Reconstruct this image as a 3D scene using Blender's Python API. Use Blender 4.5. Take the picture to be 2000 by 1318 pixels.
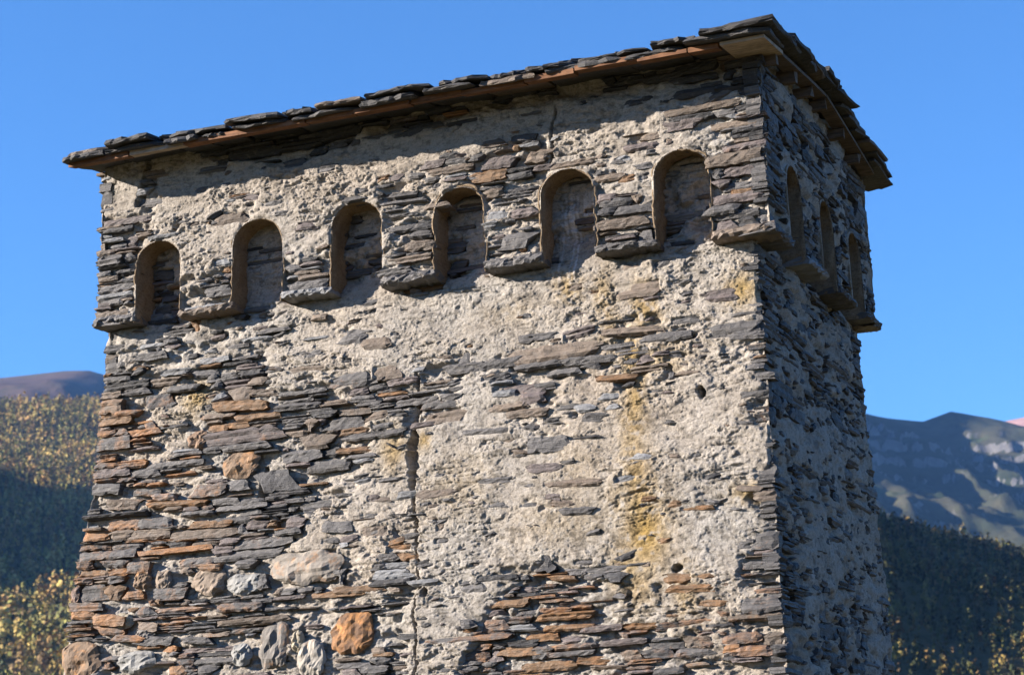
import bpy, math, random
import numpy as np
from mathutils import Matrix, Vector

for o in list(bpy.data.objects):
    bpy.data.objects.remove(o, do_unlink=True)
random.seed(7)
rng = np.random.default_rng(11)
scene = bpy.context.scene
col = scene.collection

# ------------------------------------------------------------------ camera
CAM = np.array([8.2795, -11.8442, -3.6643])
RIGHT = np.array([0.92007886, 0.39058252, -0.03000314])
UP = np.array([0.12042916, -0.20914415, 0.9704409])
FWD = np.array([-0.37276227, 0.89649541, 0.23946664])
cam_d = bpy.data.cameras.new('camera')
cam_o = bpy.data.objects.new('camera', cam_d)
col.objects.link(cam_o)
cam_o.matrix_world = Matrix(((RIGHT[0], UP[0], -FWD[0], CAM[0]), (RIGHT[1], UP[1], -FWD[1], CAM[1]),
                             (RIGHT[2], UP[2], -FWD[2], CAM[2]), (0, 0, 0, 1)))
cam_d.sensor_width = 36.0
cam_d.lens = 68.86
cam_d.clip_start = 0.1
cam_d.clip_end = 40000
cam_d.dof.use_dof = True
cam_d.dof.focus_distance = 14.4
cam_d.dof.aperture_fstop = 4.0
scene.camera = cam_o

# ------------------------------------------------------------------ sky and sun
SUN_EL = math.radians(18.5)
to_sun = Vector((-0.875 * math.cos(SUN_EL), -0.484 * math.cos(SUN_EL), math.sin(SUN_EL)))
world = bpy.data.worlds.new('World')
scene.world = world
world.use_nodes = True
wn = world.node_tree.nodes
wl = world.node_tree.links
wn.clear()
sky = wn.new('ShaderNodeTexSky')
sky.sky_type = 'NISHITA'
sky.sun_disc = False
sky.sun_elevation = SUN_EL
sky.sun_rotation = math.atan2(to_sun.x, to_sun.y)
sky.altitude = 2200
sky.air_density = 1.5
sky.dust_density = 0.0
sky.ozone_density = 10.0
bg = wn.new('ShaderNodeBackground')
bg.inputs['Strength'].default_value = 0.057
out = wn.new('ShaderNodeOutputWorld')
wl.new(sky.outputs[0], bg.inputs[0])
wl.new(bg.outputs[0], out.inputs[0])

sun_d = bpy.data.lights.new('sun', 'SUN')
sun_d.energy = 5.0
sun_d.angle = math.radians(0.5)
sun_d.color = (1.0, 0.90, 0.79)
sun_o = bpy.data.objects.new('sun', sun_d)
col.objects.link(sun_o)
sun_o.rotation_euler = to_sun.to_track_quat('Z', 'Y').to_euler()

scene.view_settings.view_transform = 'Standard'
scene.view_settings.look = 'None'
scene.view_settings.gamma = 1.0
scene.view_settings.use_curve_mapping = False
scene.view_settings.exposure = 2.1

# ------------------------------------------------------------------ helpers
_tabs = {}
def _tab(seed):
    if seed not in _tabs:
        _tabs[seed] = np.random.default_rng(1000 + seed).random((256, 256))
    return _tabs[seed]

def vnoise(x, y, seed=0):
    t = _tab(seed)
    x = np.asarray(x, float); y = np.asarray(y, float)
    xi = np.floor(x).astype(int); yi = np.floor(y).astype(int)
    fx = x - xi; fy = y - yi
    fx = fx * fx * fx * (fx * (fx * 6 - 15) + 10); fy = fy * fy * fy * (fy * (fy * 6 - 15) + 10)
    x0 = xi & 255; x1 = (xi + 1) & 255; y0 = yi & 255; y1 = (yi + 1) & 255
    return (t[x0, y0] * (1 - fx) + t[x1, y0] * fx) * (1 - fy) + (t[x0, y1] * (1 - fx) + t[x1, y1] * fx) * fy

def fbm(x, y, seed=0, octs=4, gain=0.5):
    s = 0.0; a = 1.0; n = 0.0
    for i in range(octs):
        s = s + a * vnoise(x * 2 ** i + 17.3 * i, y * 2 ** i + 9.1 * i, seed + i)
        n += a; a *= gain
    return s / n          # 0..1, mean .5

def ridged(x, y, seed=0, octs=4, gain=0.5):
    s = 0.0; a = 1.0; n = 0.0
    for i in range(octs):
        s = s + a * (1 - np.abs(2 * vnoise(x * 2 ** i + 5.3 * i, y * 2 ** i + 3.7 * i, seed + i) - 1))
        n += a; a *= gain
    return s / n

def sstep(a, b, x):
    t = np.clip((x - a) / (b - a), 0, 1)
    return t * t * (3 - 2 * t)

def blur(a, k):
    """box blur of half-width k, twice"""
    for _ in range(2):
        for ax in (0, 1):
            p = np.pad(a, [(k + 1, k) if i == ax else (0, 0) for i in (0, 1)], mode='edge')
            c = np.cumsum(p, axis=ax)
            if ax == 0:
                a = (c[2 * k + 1:] - c[:-2 * k - 1]) / (2 * k + 1)
            else:
                a = (c[:, 2 * k + 1:] - c[:, :-2 * k - 1]) / (2 * k + 1)
    return a

def make_mesh(name, V, F, colors=None, smooth=False, attr='Col'):
    """V (n,3); F a (m,k) array or a list of index lists; colors (n,4)"""
    me = bpy.data.meshes.new(name)
    V = np.asarray(V, dtype=np.float32)
    if isinstance(F, np.ndarray):
        m, k = F.shape
        me.vertices.add(len(V)); me.vertices.foreach_set('co', V.ravel())
        me.loops.add(m * k); me.loops.foreach_set('vertex_index', F.ravel().astype(np.int32))
        me.polygons.add(m)
        me.polygons.foreach_set('loop_start', np.arange(0, m * k, k, dtype=np.int32))
    else:
        lens = np.array([len(f) for f in F], dtype=np.int32)
        flat = np.fromiter((i for f in F for i in f), dtype=np.int32)
        me.vertices.add(len(V)); me.vertices.foreach_set('co', V.ravel())
        me.loops.add(len(flat)); me.loops.foreach_set('vertex_index', flat)
        me.polygons.add(len(F))
        me.polygons.foreach_set('loop_start', np.concatenate([[0], np.cumsum(lens)[:-1]]).astype(np.int32))
    me.update(calc_edges=True)
    me.validate()
    if colors is not None:
        a = me.attributes.new(attr, 'FLOAT_COLOR', 'POINT')
        a.data.foreach_set('color', np.asarray(colors, dtype=np.float32).ravel())
    me.polygons.foreach_set('use_smooth', np.full(len(me.polygons), smooth))
    return me

def link(name, me, mat=None, parent=None, loc=None, label=None, cat=None, group=None, kind=None):
    o = bpy.data.objects.new(name, me)
    col.objects.link(o)
    if mat is not None and me is not None and not me.materials:
        me.materials.append(mat)
    if loc is not None:
        o.location = loc
    if parent is not None:
        o.parent = parent
    for k, v in (('label', label), ('category', cat), ('group', group), ('kind', kind)):
        if v:
            o[k] = v
    return o

def grid_faces(ny, nx, keep=None):
    i = np.arange(ny * nx).reshape(ny, nx)
    F = np.stack([i[:-1, :-1], i[:-1, 1:], i[1:, 1:], i[1:, :-1]], -1)
    if keep is not None:
        return F[keep]
    return F.reshape(-1, 4)

# ------------------------------------------------------------------ materials
class NT:
    def __init__(self, name):
        self.mat = bpy.data.materials.new(name)
        self.mat.use_nodes = True
        self.t = self.mat.node_tree
        self.bsdf = self.t.nodes['Principled BSDF']
        self.pos = self.n('ShaderNodeNewGeometry').outputs['Position']
    def n(self, typ, **kw):
        nd = self.t.nodes.new(typ)
        for k, v in kw.items():
            setattr(nd, k, v)
        return nd
    def l(self, a, b):
        self.t.links.new(a, b)
    def put(self, sock, v):
        if isinstance(v, bpy.types.NodeSocket):
            self.l(v, sock)
        elif isinstance(v, (tuple, list)) and len(v) == 3 and sock.type == 'RGBA':
            sock.default_value = (*v, 1)
        else:
            sock.default_value = v
    def scaled(self, s):
        m = self.n('ShaderNodeVectorMath', operation='MULTIPLY')
        self.l(self.pos, m.inputs[0]); m.inputs[1].default_value = s
        return m.outputs[0]
    def noise(self, scale, detail=4, rough=0.55, vec=None, dist=0.0):
        nd = self.n('ShaderNodeTexNoise')
        nd.inputs['Scale'].default_value = scale
        nd.inputs['Detail'].default_value = detail
        nd.inputs['Roughness'].default_value = rough
        nd.inputs['Distortion'].default_value = dist
        self.l(vec if vec is not None else self.pos, nd.inputs['Vector'])
        return nd.outputs['Fac']
    def ramp(self, fac, stops):
        nd = self.n('ShaderNodeValToRGB')
        e = nd.color_ramp.elements
        while len(e) < len(stops):
            e.new(0.5)
        for el, (p, c) in zip(e, stops):
            el.position = p
            el.color = (*c, 1) if isinstance(c, (tuple, list)) else (c, c, c, 1)
        self.l(fac, nd.inputs[0])
        return nd.outputs[0]
    def mix(self, fac, a, b, blend='MIX'):
        nd = self.n('ShaderNodeMix', data_type='RGBA', blend_type=blend)
        self.put(nd.inputs[0], fac); self.put(nd.inputs[6], a); self.put(nd.inputs[7], b)
        return nd.outputs[2]
    def math(self, op, a, b=0.0, clamp=False):
        nd = self.n('ShaderNodeMath', operation=op, use_clamp=clamp)
        self.put(nd.inputs[0], a); self.put(nd.inputs[1], b)
        return nd.outputs[0]
    def attr(self, name):
        return self.n('ShaderNodeAttribute', attribute_name=name)
    def bump(self, h, strength, dist, normal=None):
        nd = self.n('ShaderNodeBump')
        nd.inputs['Strength'].default_value = strength
        nd.inputs['Distance'].default_value = dist
        self.l(h, nd.inputs['Height'])
        if normal is not None:
            self.l(normal, nd.inputs['Normal'])
        return nd.outputs[0]
    def finish(self, color, rough, normal=None, spec=0.3):
        self.put(self.bsdf.inputs['Base Color'], color)
        self.put(self.bsdf.inputs['Roughness'], rough)
        self.bsdf.inputs['Specular IOR Level'].default_value = spec
        if normal is not None:
            self.l(normal, self.bsdf.inputs['Normal'])
        return self.mat

def mat_mortar():
    m = NT('lime_mortar')
    a = m.attr('Col')
    n1 = m.noise(5, 6, 0.6)
    n2 = m.noise(1.0, 6, 0.68, m.scaled((30, 30, 62)))
    n3 = m.noise(95, 7, 0.78)
    base = m.ramp(n1, [(0.25, (0.250, 0.220, 0.190)), (0.48, (0.325, 0.292, 0.257)), (0.75, (0.385, 0.352, 0.318))])
    v2 = m.ramp(n2, [(0.30, (0.55, 0.53, 0.50)), (0.47, (0.95, 0.95, 0.94)), (0.75, (1.12, 1.11, 1.10))])
    c = m.mix(1.0, base, v2, 'MULTIPLY')
    v3 = m.ramp(n3, [(0.34, (0.42, 0.40, 0.37)), (0.47, (0.95, 0.95, 0.94)), (0.7, (1.15, 1.15, 1.15))])
    c = m.mix(0.8, c, v3, 'MULTIPLY')
    c = m.mix(1.0, c, a.outputs['Color'], 'MULTIPLY')
    b1 = m.bump(n3, 1.0, 0.015)
    b2 = m.bump(n2, 0.6, 0.010, b1)
    return m.finish(c, 0.95, b2, 0.1)

def mat_stone():
    m = NT('slate_stone')
    a = m.attr('Col')
    lay = m.noise(1.0, 5, 0.6, m.scaled((9, 9, 95)))
    lay2 = m.noise(1.0, 3, 0.6, m.scaled((25, 25, 260)))
    mot = m.noise(16, 5, 0.65)
    fine = m.noise(110, 3, 0.7)
    v = m.ramp(lay, [(0.28, 0.62), (0.5, 1.0), (0.75, 1.35)])
    c = m.mix(1.0, a.outputs['Color'], v, 'MULTIPLY')
    v = m.ramp(mot, [(0.28, (0.68, 0.68, 0.70)), (0.55, (1, 1, 1)), (0.8, (1.25, 1.2, 1.12))])
    c = m.mix(1.0, c, v, 'MULTIPLY')
    rmask = m.math('ADD', m.noise(7, 5, 0.7, dist=0.6), m.math('MULTIPLY', lay, 0.35))
    rm = m.math('ADD', rmask, a.outputs['Alpha'])
    rm = m.ramp(rm, [(0.99, 0.0), (1.0, 0.06)]) if False else m.math('MULTIPLY', m.math('SUBTRACT', rm, 1.0), 3.2, True)
    rust = m.ramp(lay2, [(0.3, (0.12, 0.052, 0.018)), (0.6, (0.27, 0.122, 0.038)), (0.8, (0.34, 0.19, 0.075))])
    c = m.mix(m.math('MULTIPLY', rm, 0.85), c, rust)
    dust = m.math('MULTIPLY', m.math('SUBTRACT', m.noise(22, 6, 0.75), 0.56), 5.0, True)
    c = m.mix(m.math('MULTIPLY', dust, 0.55), c, (0.24, 0.212, 0.18))
    b = m.bump(fine, 0.8, 0.006)
    b = m.bump(lay2, 0.6, 0.005, b)
    b = m.bump(lay, 0.8, 0.012, b)
    b = m.bump(mot, 0.6, 0.014, b)
    r = m.ramp(mot, [(0.3, 0.5), (0.7, 0.8)])
    return m.finish(c, r, b, 0.35)

def mat_boulder():
    m = NT('field_boulder')
    a = m.attr('Col')
    n1 = m.noise(11, 6, 0.7, dist=0.5)
    n2 = m.noise(45, 5, 0.7)
    v = m.ramp(n1, [(0.3, 0.6), (0.5, 1.0), (0.75, 1.3)])
    c = m.mix(1.0, a.outputs['Color'], v, 'MULTIPLY')
    rm = m.math('MULTIPLY', m.math('SUBTRACT', m.math('ADD', m.noise(8, 5, 0.7, dist=0.8), a.outputs['Alpha']), 0.85), 4.0, True)
    rust = m.ramp(n2, [(0.3, (0.17, 0.07, 0.025)), (0.55, (0.36, 0.17, 0.055)), (0.8, (0.45, 0.27, 0.12))])
    c = m.mix(rm, c, rust)
    b = m.bump(n2, 0.6, 0.008)
    b = m.bump(n1, 0.8, 0.012, b)
    return m.finish(c, 0.8, b, 0.25)

def mat_roof():
    m = NT('roof_slate')
    a = m.attr('Col')
    n1 = m.noise(9, 6, 0.7)
    lay = m.noise(1.0, 4, 0.6, m.scaled((8, 8, 140)))
    v = m.ramp(n1, [(0.3, 0.6), (0.5, 1.0), (0.78, 1.4)])
    c = m.mix(1.0, a.outputs['Color'], v, 'MULTIPLY')
    li = m.math('MULTIPLY', m.math('SUBTRACT', m.noise(60, 4, 0.7), 0.60), 7.0, True)
    c = m.mix(m.math('MULTIPLY', li, 0.6), c, (0.33, 0.28, 0.19))
    b = m.bump(lay, 0.8, 0.012)
    b = m.bump(n1, 0.6, 0.015, b)
    return m.finish(c, 0.7, b, 0.3)

def mat_wood(name, c0, c1):
    m = NT(name)
    g = m.noise(1.0, 5, 0.6, m.scaled((6, 60, 60)))
    n = m.noise(14, 4, 0.6)
    c = m.ramp(g, [(0.3, c0), (0.7, c1)])
    c = m.mix(0.8, c, m.ramp(n, [(0.3, 0.55), (0.6, 1.0)]), 'MULTIPLY')
    return m.finish(c, 0.8, m.bump(g, 0.6, 0.006), 0.2)

M_MORTAR = mat_mortar()
M_STONE = mat_stone()
M_BOULDER = mat_boulder()
M_ROOF = mat_roof()
M_EAVE = mat_wood('eave_wood', (0.09, 0.042, 0.022), (0.20, 0.098, 0.05))
M_DARKW = mat_wood('aged_wood', (0.06, 0.045, 0.034), (0.15, 0.11, 0.08))
M_PALE = mat_wood('weathered_wood', (0.20, 0.15, 0.11), (0.42, 0.34, 0.26))

# ---- measured layout of the tower's walls, in metres on the wall (u along, v up)
BODY_P=[(0.25,-0.21,0.34,0.17,0.62),(0.66,-0.26,0.34,0.15,0.60),(1.18,-0.32,0.34,0.15,0.45),(1.69,-0.39,0.23,0.27,0.85),(2.13,-0.18,0.46,0.15,0.80),(2.06,-0.54,0.27,0.19,0.80),(2.42,-0.48,0.19,0.23,0.75),(0.18,-0.48,0.27,0.15,0.12),(0.83,-0.63,0.15,0.13,0.70),(1.10,-0.51,0.31,0.11,0.25),(1.57,-0.75,0.46,0.15,0.15),(0.25,-0.84,0.27,0.15,0.35),(0.69,-0.85,0.23,0.15,0.40),(1.21,-0.90,0.31,0.15,0.25),(1.91,-0.83,0.31,0.15,0.35),(2.31,-0.83,0.23,0.15,0.30),(0.37,-1.27,0.42,0.27,0.02),(1.02,-1.44,0.31,0.23,0.02),(1.09,-1.11,0.23,0.15,0.20),(1.75,-1.18,0.34,0.23,0.30),(2.15,-1.07,0.34,0.15,0.35),(2.39,-1.17,0.15,0.19,0.75),(1.68,-1.47,0.23,0.23,0.40),(2.17,-1.58,0.31,0.31,0.75),(2.33,-1.81,0.19,0.31,0.80),(1.96,-1.31,0.23,0.15,0.35),(0.09,-1.70,0.31,0.23,0.00),(0.66,-1.74,0.31,0.15,0.30),(1.17,-1.78,0.31,0.15,0.35),(0.25,-2.08,0.34,0.31,0.05),(0.98,-2.20,0.34,0.23,0.15),(1.47,-2.13,0.23,0.19,0.45),(1.94,-2.06,0.31,0.15,0.25),(1.78,-1.76,0.23,0.11,0.70),(0.58,-2.43,0.38,0.19,0.30),(1.32,-2.40,0.23,0.23,0.30),(1.95,-2.30,0.31,0.23,0.35),(2.42,-2.44,0.19,0.31,0.55),(2.19,-2.63,0.31,0.15,0.25),(2.49,-2.06,0.19,0.15,0.30),(2.93,-0.28,0.50,0.15,0.85),(3.31,-0.15,0.46,0.15,0.95),(3.50,-0.46,0.38,0.15,0.70),(3.05,-0.66,0.38,0.11,0.50),(2.86,-0.89,0.31,0.15,0.60),(3.50,-0.93,0.34,0.19,0.35),(3.24,-1.08,0.31,0.11,0.50),(3.86,-1.01,0.23,0.15,0.60),(3.98,-0.42,0.23,0.19,0.75),(4.27,-0.56,0.31,0.15,0.45),(4.05,-0.71,0.31,0.11,0.50),(4.59,-0.28,0.31,0.19,0.85),(4.91,-0.22,0.23,0.19,0.90),(4.76,-0.59,0.27,0.15,0.60),(4.93,-0.78,0.23,0.19,0.55),(4.37,-0.85,0.23,0.11,0.40),(4.68,-1.06,0.34,0.23,0.97),(4.22,-1.18,0.31,0.15,0.85),(2.82,-1.29,0.23,0.23,0.97),(3.24,-1.33,0.34,0.23,0.90),(3.61,-1.29,0.23,0.15,0.55),(3.75,-1.55,0.31,0.15,0.60),(2.94,-1.72,0.34,0.34,0.97),(3.49,-1.80,0.46,0.23,0.85),(4.03,-1.48,0.31,0.27,0.88),(4.56,-1.46,0.42,0.31,0.95),(4.20,-1.86,0.38,0.27,0.90),(4.55,-1.76,0.23,0.06,0.45),(4.78,-1.94,0.31,0.23,0.88),(5.04,-1.34,0.15,0.23,0.70),(5.04,-1.84,0.11,0.23,0.50),(2.83,-2.16,0.27,0.23,0.90),(2.80,-2.53,0.19,0.23,0.92),(3.24,-2.09,0.31,0.15,0.60),(3.67,-2.22,0.34,0.15,0.55),(3.31,-2.36,0.27,0.15,0.35),(3.38,-2.63,0.42,0.15,0.02),(3.84,-2.59,0.31,0.19,0.15),(4.19,-2.36,0.31,0.19,0.65),(4.47,-2.21,0.23,0.19,0.55),(4.77,-2.30,0.31,0.23,0.70),(4.52,-2.64,0.38,0.19,0.50),(4.18,-2.71,0.31,0.15,0.30),(4.95,-2.63,0.23,0.23,0.40),(5.03,-2.26,0.15,0.19,0.30)]
CROWN_P=[(1.5,1.19,0.5,0.09,0.12),(2.4,1.17,0.5,0.09,0.2),(3.3,1.19,0.5,0.07,0.15),(4.2,1.18,0.4,0.09,0.1),(0.17,1.04,0.19,0.19,0.95),(0.45,1.00,0.08,0.19,0.10),(0.85,0.90,0.31,0.19,0.90),(1.28,0.99,0.31,0.11,0.85),(0.62,1.17,0.31,0.10,0.80),(1.80,1.18,0.42,0.13,0.15),(1.63,1.05,0.15,0.08,0.20),(2.21,0.99,0.34,0.19,0.97),(1.88,0.78,0.31,0.19,0.85),(0.18,0.64,0.15,0.19,0.15),(0.15,0.29,0.15,0.23,0.35),(0.94,0.45,0.15,0.23,0.85),(0.81,0.71,0.31,0.08,0.50),(0.94,0.14,0.19,0.15,0.35),(1.79,0.37,0.15,0.15,0.70),(1.79,0.07,0.19,0.15,0.20),(2.61,0.44,0.19,0.23,0.45),(2.56,0.18,0.15,0.15,0.50),(2.60,0.03,0.23,0.08,0.15),(2.46,1.26,0.31,0.11,0.35),(2.82,0.93,0.46,0.19,0.90),(3.21,1.02,0.31,0.15,0.85),(3.14,1.18,0.38,0.11,0.40),(3.01,0.75,0.38,0.10,0.30),(3.39,0.73,0.23,0.15,0.15),(3.51,0.82,0.15,0.15,0.30),(3.34,0.33,0.15,0.19,0.70),(3.41,0.14,0.15,0.15,0.35),(3.64,1.21,0.31,0.15,0.60),(4.15,0.93,0.46,0.15,0.95),(4.09,1.20,0.38,0.11,0.35),(3.89,0.79,0.27,0.15,0.85),(4.26,0.77,0.23,0.15,0.75),(4.28,0.55,0.19,0.15,0.80),(4.13,0.32,0.15,0.19,0.60),(4.19,0.13,0.23,0.11,0.20),(4.58,0.79,0.31,0.11,0.55),(4.89,1.20,0.46,0.17,0.00),(4.52,1.01,0.23,0.11,0.60),(4.87,0.88,0.31,0.11,0.35),(5.00,0.64,0.23,0.15,0.35),(4.99,0.40,0.19,0.15,0.15),(5.01,0.18,0.23,0.15,0.20),(4.33,0.83,0.11,0.11,0.30)]
YELLOW=[(4.18,-0.85,0.10,0.19,0.75),(4.17,-1.16,0.10,0.21,0.75),(4.19,-1.51,0.11,0.23,0.75),(4.22,-1.71,0.14,0.23,0.85),(4.18,-2.22,0.13,0.19,0.60),(4.02,-0.49,0.09,0.23,0.50),(4.27,-0.38,0.11,0.19,0.80),(4.17,-0.69,0.08,0.17,0.90),(4.19,-1.01,0.08,0.21,0.80),(4.16,-1.32,0.11,0.21,0.60),(4.24,-1.90,0.17,0.29,1.00),(4.11,-2.09,0.15,0.21,0.70),(4.50,-2.28,0.08,0.23,0.60),(4.94,-0.35,0.12,0.12,0.90),(3.74,-0.17,0.11,0.11,0.70),(4.96,-1.70,0.15,0.08,0.80),(0.83,-0.61,0.13,0.13,0.80),(2.43,-1.17,0.10,0.15,0.70),(3.98,-0.27,0.07,0.21,0.60),(2.67,-1.13,0.06,0.07,0.80),(4.08,-1.68,0.11,0.19,0.50),(3.31,-0.29,0.27,0.11,0.25),(4.37,-0.75,0.19,0.11,0.50),(2.94,-1.47,0.31,0.23,0.25),(3.75,-1.45,0.23,0.23,0.25),(3.67,-1.78,0.38,0.19,0.30)]
GRIME=[(3.84,-2.36,0.65,0.31,0.80),(4.72,-1.81,0.31,0.19,0.60),(3.49,-2.54,0.38,0.23,0.80),(2.82,-1.46,0.27,0.19,0.35),(4.38,-1.54,0.34,0.19,0.45),(3.31,-2.02,0.31,0.23,0.50),(4.46,-2.54,0.46,0.23,0.70),(3.31,-1.33,0.31,0.19,0.30),(3.96,-1.84,0.31,0.23,0.50)]
SLABS=[(2.11,-0.32,0.19,0.10,'s',7.00),(2.28,-0.39,0.24,0.08,'b',3.00),(4.23,-0.26,0.31,0.11,'b',4.00),(4.80,-0.38,0.22,0.08,'p',2.00),(2.95,-0.65,0.27,0.07,'s',-1.00),(3.22,-0.65,0.34,0.06,'s',-5.00),(4.41,-0.61,0.36,0.06,'s',1.00),(4.18,-0.54,0.42,0.06,'b',3.00),(4.55,-0.51,0.20,0.05,'s',7.00),(1.20,-0.72,0.44,0.07,'r',5.00),(1.33,-0.81,0.38,0.05,'r',3.00),(1.38,-0.64,0.23,0.05,'b',7.00),(3.46,-0.91,0.18,0.11,'p',-1.00),(3.59,-1.25,0.31,0.10,'s',1.00),(3.55,-1.41,0.24,0.06,'p',4.00),(4.45,-1.73,0.08,0.05,'r',7.00),(4.60,-1.77,0.21,0.03,'r',5.00),(4.06,-0.85,0.29,0.05,'r',3.00),(3.29,-0.96,0.29,0.05,'b',-1.00),(3.42,-1.02,0.31,0.06,'b',1.00),(2.78,-0.89,0.27,0.05,'s',1.00),(2.82,-0.98,0.31,0.08,'b',-1.00),(3.12,-1.12,0.36,0.05,'s',1.00),(4.01,-0.97,0.14,0.06,'l',7.00),(3.84,-1.03,0.15,0.06,'l',7.00),(3.90,-1.10,0.17,0.06,'s',7.00),(3.78,-1.72,0.23,0.05,'s',4.00),(3.75,-1.53,0.42,0.05,'b',3.00),(2.27,-1.05,0.50,0.05,'s',-1.00),(1.92,-1.23,0.34,0.08,'s',-1.00),(1.71,-1.14,0.31,0.08,'s',-3.00),(1.51,-1.30,0.27,0.15,'d',3.00),(1.60,-1.38,0.34,0.05,'d',3.00),(0.43,-0.26,0.27,0.06,'s',3.00),(0.64,-0.40,0.23,0.05,'l',1.00),(0.13,-0.40,0.23,0.05,'s',3.00),(0.07,-0.23,0.11,0.06,'b',7.00),(1.83,-1.05,0.23,0.11,'b',3.00),(0.10,-1.23,0.24,0.08,'s',7.00),(0.44,-1.28,0.23,0.05,'s',7.00),(0.59,-1.33,0.19,0.05,'l',7.00),(1.11,-1.41,0.23,0.05,'s',3.00),(0.70,-1.39,0.50,0.05,'r',5.00),(1.20,-1.30,0.18,0.08,'s',1.00),(0.24,-1.35,0.27,0.08,'b',7.00),(0.30,-1.51,0.34,0.08,'s',3.00),(0.52,-1.51,0.27,0.08,'s',3.00),(0.99,-1.56,0.34,0.05,'r',4.00),(1.15,-1.55,0.31,0.05,'s',3.00),(-0.01,-2.08,0.29,0.06,'s',5.00),(0.20,-2.26,0.23,0.07,'s',7.00),(0.36,-2.33,0.27,0.05,'s',9.00),(0.93,-2.38,0.23,0.05,'s',7.00),(1.27,-2.17,0.34,0.06,'s',1.00),(0.68,-2.03,0.27,0.08,'s',5.00),(0.20,-2.19,0.27,0.08,'b',9.00),(0.52,-2.26,0.17,0.07,'b',7.00),(0.57,-2.36,0.31,0.06,'s',7.00),(0.02,-1.84,0.27,0.05,'r',7.00),(0.19,-1.77,0.23,0.07,'s',7.00),(0.41,-1.83,0.19,0.08,'s',7.00),(1.00,-1.87,0.19,0.05,'b',7.00),(1.29,-1.87,0.15,0.06,'s',7.00),(2.03,-2.13,0.42,0.04,'r',1.00),(2.18,-2.11,0.38,0.05,'r',1.00),(2.12,-1.14,0.27,0.04,'r',3.00),(1.73,-0.51,0.31,0.04,'b',3.00),(0.72,-0.54,0.27,0.05,'s',3.00),(0.88,-0.44,0.23,0.05,'s',5.00),(2.01,-1.67,0.23,0.08,'s',5.00),(1.69,-1.61,0.15,0.07,'p',3.00),(3.56,-2.71,0.38,0.06,'r',1.00),(3.35,-2.60,0.27,0.06,'r',3.00),(3.52,-2.52,0.23,0.05,'r',3.00),(3.24,-2.47,0.15,0.05,'d',7.00),(3.70,-2.47,0.34,0.04,'r',3.00),(3.31,-2.29,0.23,0.05,'r',1.00),(3.87,-2.69,0.23,0.05,'r',5.00),(4.45,-2.21,0.19,0.07,'r',3.00),(4.64,-2.21,0.11,0.04,'r',7.00),(4.53,-2.28,0.31,0.05,'r',3.00),(4.67,-2.38,0.19,0.04,'r',7.00),(3.67,-2.15,0.19,0.04,'r',7.00),(5.06,-0.95,0.15,0.05,'s',7.00),(4.96,-0.67,0.23,0.05,'s',7.00),(3.80,-0.50,0.23,0.06,'p',-13.00)]
CROWN_SLABS=[(0.40,1.00,0.11,0.06,'l',0.00),(0.42,1.07,0.10,0.05,'s',0.00),(0.59,0.61,0.27,0.04,'l',-2.00),(0.14,0.65,0.17,0.03,'l',0.00),(0.25,0.79,0.42,0.05,'p',0.00),(0.18,0.73,0.23,0.04,'s',0.00),(0.95,0.01,0.34,0.05,'l',0.00),(1.79,0.08,0.32,0.07,'s',-2.00),(2.17,0.66,0.19,0.05,'s',0.00),(2.79,0.82,0.17,0.06,'p',0.00),(2.93,0.76,0.34,0.05,'b',0.00),(2.79,0.71,0.13,0.05,'s',4.00),(3.30,0.75,0.23,0.08,'p',-6.00),(3.59,0.75,0.16,0.09,'b',0.00),(3.64,0.67,0.19,0.04,'p',0.00),(3.83,0.66,0.34,0.05,'b',-2.00),(3.48,0.90,0.18,0.06,'s',6.00),(3.25,0.90,0.19,0.05,'b',2.00),(2.81,0.52,0.19,0.05,'b',2.00),(4.10,0.52,0.23,0.05,'b',-4.00),(4.33,0.70,0.25,0.05,'p',0.00),(4.40,0.76,0.13,0.05,'b',4.00),(4.62,0.80,0.23,0.07,'p',2.00),(4.99,0.75,0.34,0.05,'b',0.00),(4.96,0.51,0.38,0.08,'b',0.00),(4.99,0.42,0.23,0.06,'p',0.00),(5.02,0.32,0.27,0.05,'s',0.00),(4.98,0.24,0.34,0.06,'p',0.00),(4.87,0.17,0.23,0.07,'s',0.00),(5.05,0.27,0.23,0.05,'r',0.00),(4.94,0.13,0.34,0.05,'s',0.00),(4.16,0.19,0.38,0.07,'b',0.00),(4.06,0.38,0.15,0.06,'p',0.00),(4.77,0.90,0.53,0.05,'b',2.00),(4.69,0.84,0.31,0.05,'d',2.00),(2.68,0.24,0.23,0.07,'b',0.00),(2.53,0.39,0.19,0.05,'s',0.00),(3.41,0.17,0.23,0.11,'s',0.00),(3.21,0.31,0.10,0.06,'l',0.00),(2.48,0.08,0.27,0.05,'s',0.00),(1.50,0.72,0.15,0.05,'s',0.00),(1.79,0.52,0.15,0.06,'p',0.00),(1.96,0.92,0.15,0.07,'s',0.00),(1.67,1.01,0.19,0.07,'s',0.00),(1.75,1.15,0.34,0.07,'d',0.00),(2.05,1.18,0.38,0.07,'d',0.00),(4.71,1.13,0.34,0.05,'d',0.00),(5.07,1.17,0.27,0.05,'d',0.00),(4.50,1.17,0.31,0.05,'d',0.00)]
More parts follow.
